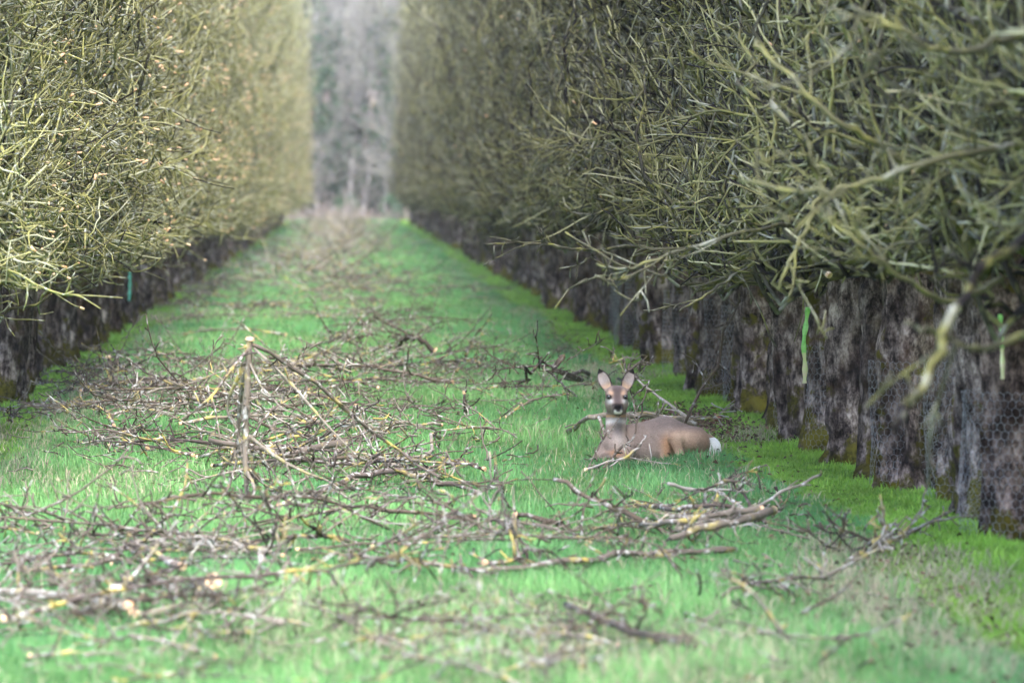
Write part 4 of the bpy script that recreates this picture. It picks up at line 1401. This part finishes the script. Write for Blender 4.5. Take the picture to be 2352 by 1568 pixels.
# pale slender stems standing and leaning at the aisle's end
for (p0, p1, r_) in (((800, 455), (806, 412), 0.10), ((830, 458), (846, 415), 0.10), ((882, 452), (884, 428), 0.09), ((728, 470), (730, 440), 0.08), ((905, 455), (900, 420), 0.08)):
    d_ = 204.0
    a, b_ = W(*p0, d_), W(*p1, d_)
    a[2] = 0.0
    ext = b_ + (b_ - a) * 0.5
    e = empty('pale_sapling', a)
    tag(e, 'pale slender leaning stem in the brambles at the end of the aisle', 'tree', 'pale stems at the aisle end')
    bag = Bag()
    P = smooth_path([a - a, (b_ - a) * 0.5 + wr.normal(0, 0.04, 3), ext - a], 9)
    bag.add(tubes(wr, P[None], taper(1, 9, r_, r_ * 0.4), 7, tone=np.array([1.0])))
    obj('trunk', bag.mesh('trunk', [M_PALE]), e)
    bag = Bag()
    p, tg = pick_along(wr, P[None], 40, 0.4, 1.0)
    Q = grow(wr, p, norm(tg + wr.normal(0, 0.7, (40, 3))), wr.uniform(0.5, 1.6, 40), 6, 0.15)
    bag.add(tubes(wr, Q, taper(40, 6, 0.02, 0.008), 3))
    obj('crown', bag.mesh('crown', [M_WOODLAND]), e)
for (x, yy_, s_) in ((-2.6, 200, 0.5), (1.9, 201, 0.6), (0.1, 203, 0.6), (-1.9, 205, 1.0), (0.4, 207, 0.9), (1.4, 206, 1.1), (-0.7, 209, 1.5), (2.6, 206, 1.2), (-3.2, 205, 1.1), (0.9, 210, 1.9), (-1.4, 212, 1.7)):
    e = empty('evergreen_bush', (x, yy_, 0), wr.uniform(0, 6))
    e.scale = (s_, s_, s_)
    tag(e, 'dark evergreen bush at the foot of the far wood', 'bush', 'bushes at the aisle end')
    obj('leaves', bush[k_ % 2], e)
    k_ += 1
# brambles and dead stalks, a pinkish tangle
bag = Bag()
nf = 1500
bx = wr.uniform(-6, 7, nf)
st = np.stack([bx, 197 + 10 * wr.random(nf) ** 0.6 + 3 * value_noise(np.stack([bx * 1.3, bx * 0], -1), 8), np.zeros(nf)], -1)
dd = wr.normal(0, 0.6, (nf, 3)); dd[:, 2] = 1.0
P = grow(wr, st, dd, wr.uniform(0.3, 1.0, nf) * (1 + 0.6 * value_noise(np.stack([bx * 2.1, bx * 0], -1), 9)), 7, 0.2, (0, 0, -0.08))
P[..., 2] = np.maximum(P[..., 2], 0.01)
bag.add(tubes(wr, P, taper(nf, 7, wr.uniform(0.010, 0.022, nf), 0.007), 3))
tag(obj('brambles', bag.mesh('brambles', [M_BRAMBLE])), 'pinkish tangle of dead brambles at the end of the aisle', 'brambles', kind='stuff')

# ------------------------------------------------------------------ long low boughs of the shaded row that reach over the aisle
def bough(pts, r0, r1, tone, nside=6, cut=False, mat=None):
    P = smooth_path([W(*q) for q in pts], 22)
    t = min(right_trees, key=lambda o: abs(o.location.y - P[0, 1]) + 0.3 * abs(o.location.x - P[0, 0]))
    tl = np.array(t.location)
    sz = t.scale.z
    loc = (P - tl) * np.array((-1, -1, 1 / sz))
    bag = Bag()
    loc[1:-1] += pr.normal(0, 0.006, (20, 3))
    bag.add(tubes(pr, loc[None], taper(1, 22, r0, r1), 8, tone=np.array([tone])))
    if nside:
        p, tg = pick_along(pr, loc[None], nside, 0.2, 1.0)
        Q = grow(pr, p, norm(tg * 0.8 + pr.normal(0, 0.6, (nside, 3))), pr.uniform(0.12, 0.5, nside), 7, 0.12)
        bag.add(tubes(pr, Q, taper(nside, 7, r1 * 0.75, 0.004), 5, tone=np.full(nside, tone)))
        p, tg = pick_along(pr, Q, nside * 3, 0.2, 1.0)
        Q = grow(pr, p, norm(tg * 0.4 + pr.normal(0, 0.8, (nside * 3, 3))), pr.uniform(0.03, 0.12, nside * 3), 3, 0.2)
        bag.add(tubes(pr, Q, taper(nside * 3, 3, 0.005, 0.004), 4, tone=np.full(nside * 3, tone)))
    o = obj('bough', bag.mesh('bough', [mat or M_RIGHT, M_CUT]), t)
    if cut:
        c = obj('cut_end', cut_mesh(pr, loc[-1], loc[-1] - loc[-2], r1, M_CUT_PALE), o)


bough([(2420, 500, 15), (2352, 545, 14.6), (2270, 605, 14.3), (2200, 695, 14.1), (2160, 800, 14), (2110, 890, 13.9), (2055, 985, 13.8)], 0.015, 0.012, 0.12, 2)
bough([(2450, 740, 14.8), (2352, 770, 14.6), (2250, 800, 14.5), (2150, 765, 14.4), (2080, 742, 14.3)], 0.0120, 0.0067, 0.42, 3)
bough([(2420, 330, 17.5), (2250, 345, 17.2), (2100, 380, 17), (1990, 420, 17), (1880, 440, 17), (1700, 415, 17.2)], 0.0150, 0.0075, 0.48, 7)
bough([(2180, 400, 19.5), (2100, 382, 19), (2000, 330, 18.8), (1900, 255, 18.7), (1760, 130, 18.8), (1735, 95, 18.9)], 0.0142, 0.0083, 0.51, 6)
bough([(1890, 420, 20), (1860, 500, 19.8), (1820, 590, 19.7), (1785, 665, 19.7)], 0.0097, 0.0067, 0.57, 3)
bough([(2000, 505, 23), (1850, 515, 22.5), (1700, 535, 22), (1550, 585, 22), (1440, 615, 22), (1370, 606, 22.2)], 0.0112, 0.0053, 0.42, 10)
bough([(1800, 560, 26), (1720, 610, 25.5), (1640, 665, 25.2), (1560, 715, 25)], 0.0090, 0.0053, 0.39, 4)
bough([(1760, 530, 24.5), (1850, 580, 24), (1905, 632, 23.8)], 0.0165, 0.0158, 0.06, 0, True)
bough([(1500, 560, 33), (1350, 575, 32.5), (1250, 560, 32.3), (1200, 566, 32.2)], 0.0120, 0.0053, 0.36, 9)
bough([(2300, 640, 18), (2180, 690, 17.6), (2080, 640, 17.4), (1980, 560, 17.3), (1850, 470, 17.4)], 0.0112, 0.0060, 0.48, 7)
bough([(2350, 80, 16), (2180, 120, 15.8), (2050, 60, 15.7), (1950, 20, 15.8)], 0.0128, 0.0067, 0.42, 7)

# ------------------------------------------------------------------ things tied to the trunks
def ribbon(name, pts, wid, mats, label, cat='ribbon'):
    P = smooth_path(pts, 16)
    n = len(P)
    vv, qq, mi = [], [], []
    for i_, p in enumerate(P):
        a = 0.5 * math.sin(i_ * 0.9)
        w_ = np.array((math.cos(a), math.sin(a), 0)) * wid * 0.5 * (0.75 + 0.25 * math.sin(i_ * 1.7))
        off = np.array((0, -0.0012, 0))
        vv += [p - w_ + off, p + w_ + off, p + w_ - off, p - w_ - off]
    for i_ in range(n - 1):
        for s_ in range(4):
            qq.append((i_ * 4 + s_, i_ * 4 + (s_ + 1) % 4, i_ * 4 + 4 + (s_ + 1) % 4, i_ * 4 + 4 + s_))
            mi.append(1 if len(mats) > 1 and i_ > n * 0.55 else 0)
    vv = np.array(vv)
    o = obj(name, mesh_np(name, vv - P[-1], qq, mats=mats, qmat=mi), loc=P[-1])
    return tag(o, label, cat)


def row_hit(px):
    """depth and front of the shaded row's trunks where the picture column px meets it"""
    return FPX * (XR - 0.20) / (px - VPX)


d_ = row_hit(1852)
ribbon('plastic_ribbon', [W(1856, 705, d_), W(1851, 745, d_), W(1846, 790, d_ - 0.01), W(1849, 840, d_), W(1848, 880, d_)], 0.034, [M_RIBBON, M_RIBBON_Y],
       'bright green and yellow plastic ribbon hanging down a wired trunk')
d_ = row_hit(2300)
ribbon('plastic_ribbon', [W(2297, 722, d_), W(2301, 760, d_), W(2302, 810, d_), W(2303, 870, d_)], 0.020, [M_RIBBON, M_RIBBON_Y],
       'slim green plastic ribbon on the trunk with the pale flare')
d_ = FPX * (XL + 0.2) / (298 - VPX)
ribbon('plastic_ribbon', [W(298, 618, d_), W(299, 650, d_), W(297, 690, d_)], 0.04, [M_RIBBON_T], 'teal plastic ribbon on a trunk of the sunlit row')
# a fallen apple or two on the moss
def apple(p, r, label, mat):
    th = np.linspace(0.05, math.pi - 0.05, 9)
    vv = [(math.sin(t_) * math.cos(q_) * (1 + 0.05 * math.sin(3 * q_)), math.sin(t_) * math.sin(q_), math.cos(t_) * 0.85 + 0.12 * math.cos(t_) ** 4 * -np.sign(math.cos(t_))) for t_ in th for q_ in np.arange(12) * math.pi / 6]
    qq = [(i_ * 12 + j_, i_ * 12 + (j_ + 1) % 12, (i_ + 1) * 12 + (j_ + 1) % 12, (i_ + 1) * 12 + j_) for i_ in range(8) for j_ in range(12)]
    tr = [(0, j_ + 1, j_) for j_ in range(1, 11)] + [(96, 96 + j_, 96 + j_ + 1) for j_ in range(1, 11)]
    o = obj('fallen_apple', mesh_np('fallen_apple', np.array(vv) * r, qq, tr, [mat]), loc=tuple(p + np.array((0, 0, r * 0.6))))
    tag(o, label, 'apple')


apple(G(2072, 1030, 0.0), 0.028, 'rotten red apple on the moss beside a tiny forked stick', M_APPLE)
apple(G(1648, 968, 0.0), 0.030, 'dark rotten apple in the dead leaves behind the deer', M_APPLE)

# ------------------------------------------------------------------ air
hz = bpy.data.materials.new('thin_haze')
hz.use_nodes = True
nt = hz.node_tree
nt.nodes.clear()
o_ = nt.nodes.new('ShaderNodeOutputMaterial')
pv = nt.nodes.new('ShaderNodeVolumePrincipled')
pv.inputs['Color'].default_value = (0.92, 0.94, 1.0, 1)
pv.inputs['Density'].default_value = 0.0003
pv.inputs['Anisotropy'].default_value = 0.0
nt.links.new(pv.outputs[0], o_.inputs['Volume'])
x0, x1, y0, y1, z0, z1 = -1600, 1600, -300, 3100, -1.0, 17.0
vv = [(x, y, z) for z in (z0, z1) for y in (y0, y1) for x in (x0, x1)]
me = mesh_np('haze', vv, [(0, 2, 3, 1), (4, 5, 7, 6), (0, 1, 5, 4), (2, 6, 7, 3), (0, 4, 6, 2), (1, 3, 7, 5)], mats=[hz], smooth=False)
tag(obj('haze', me), 'thin pale haze filling the orchard air', 'haze', kind='stuff')
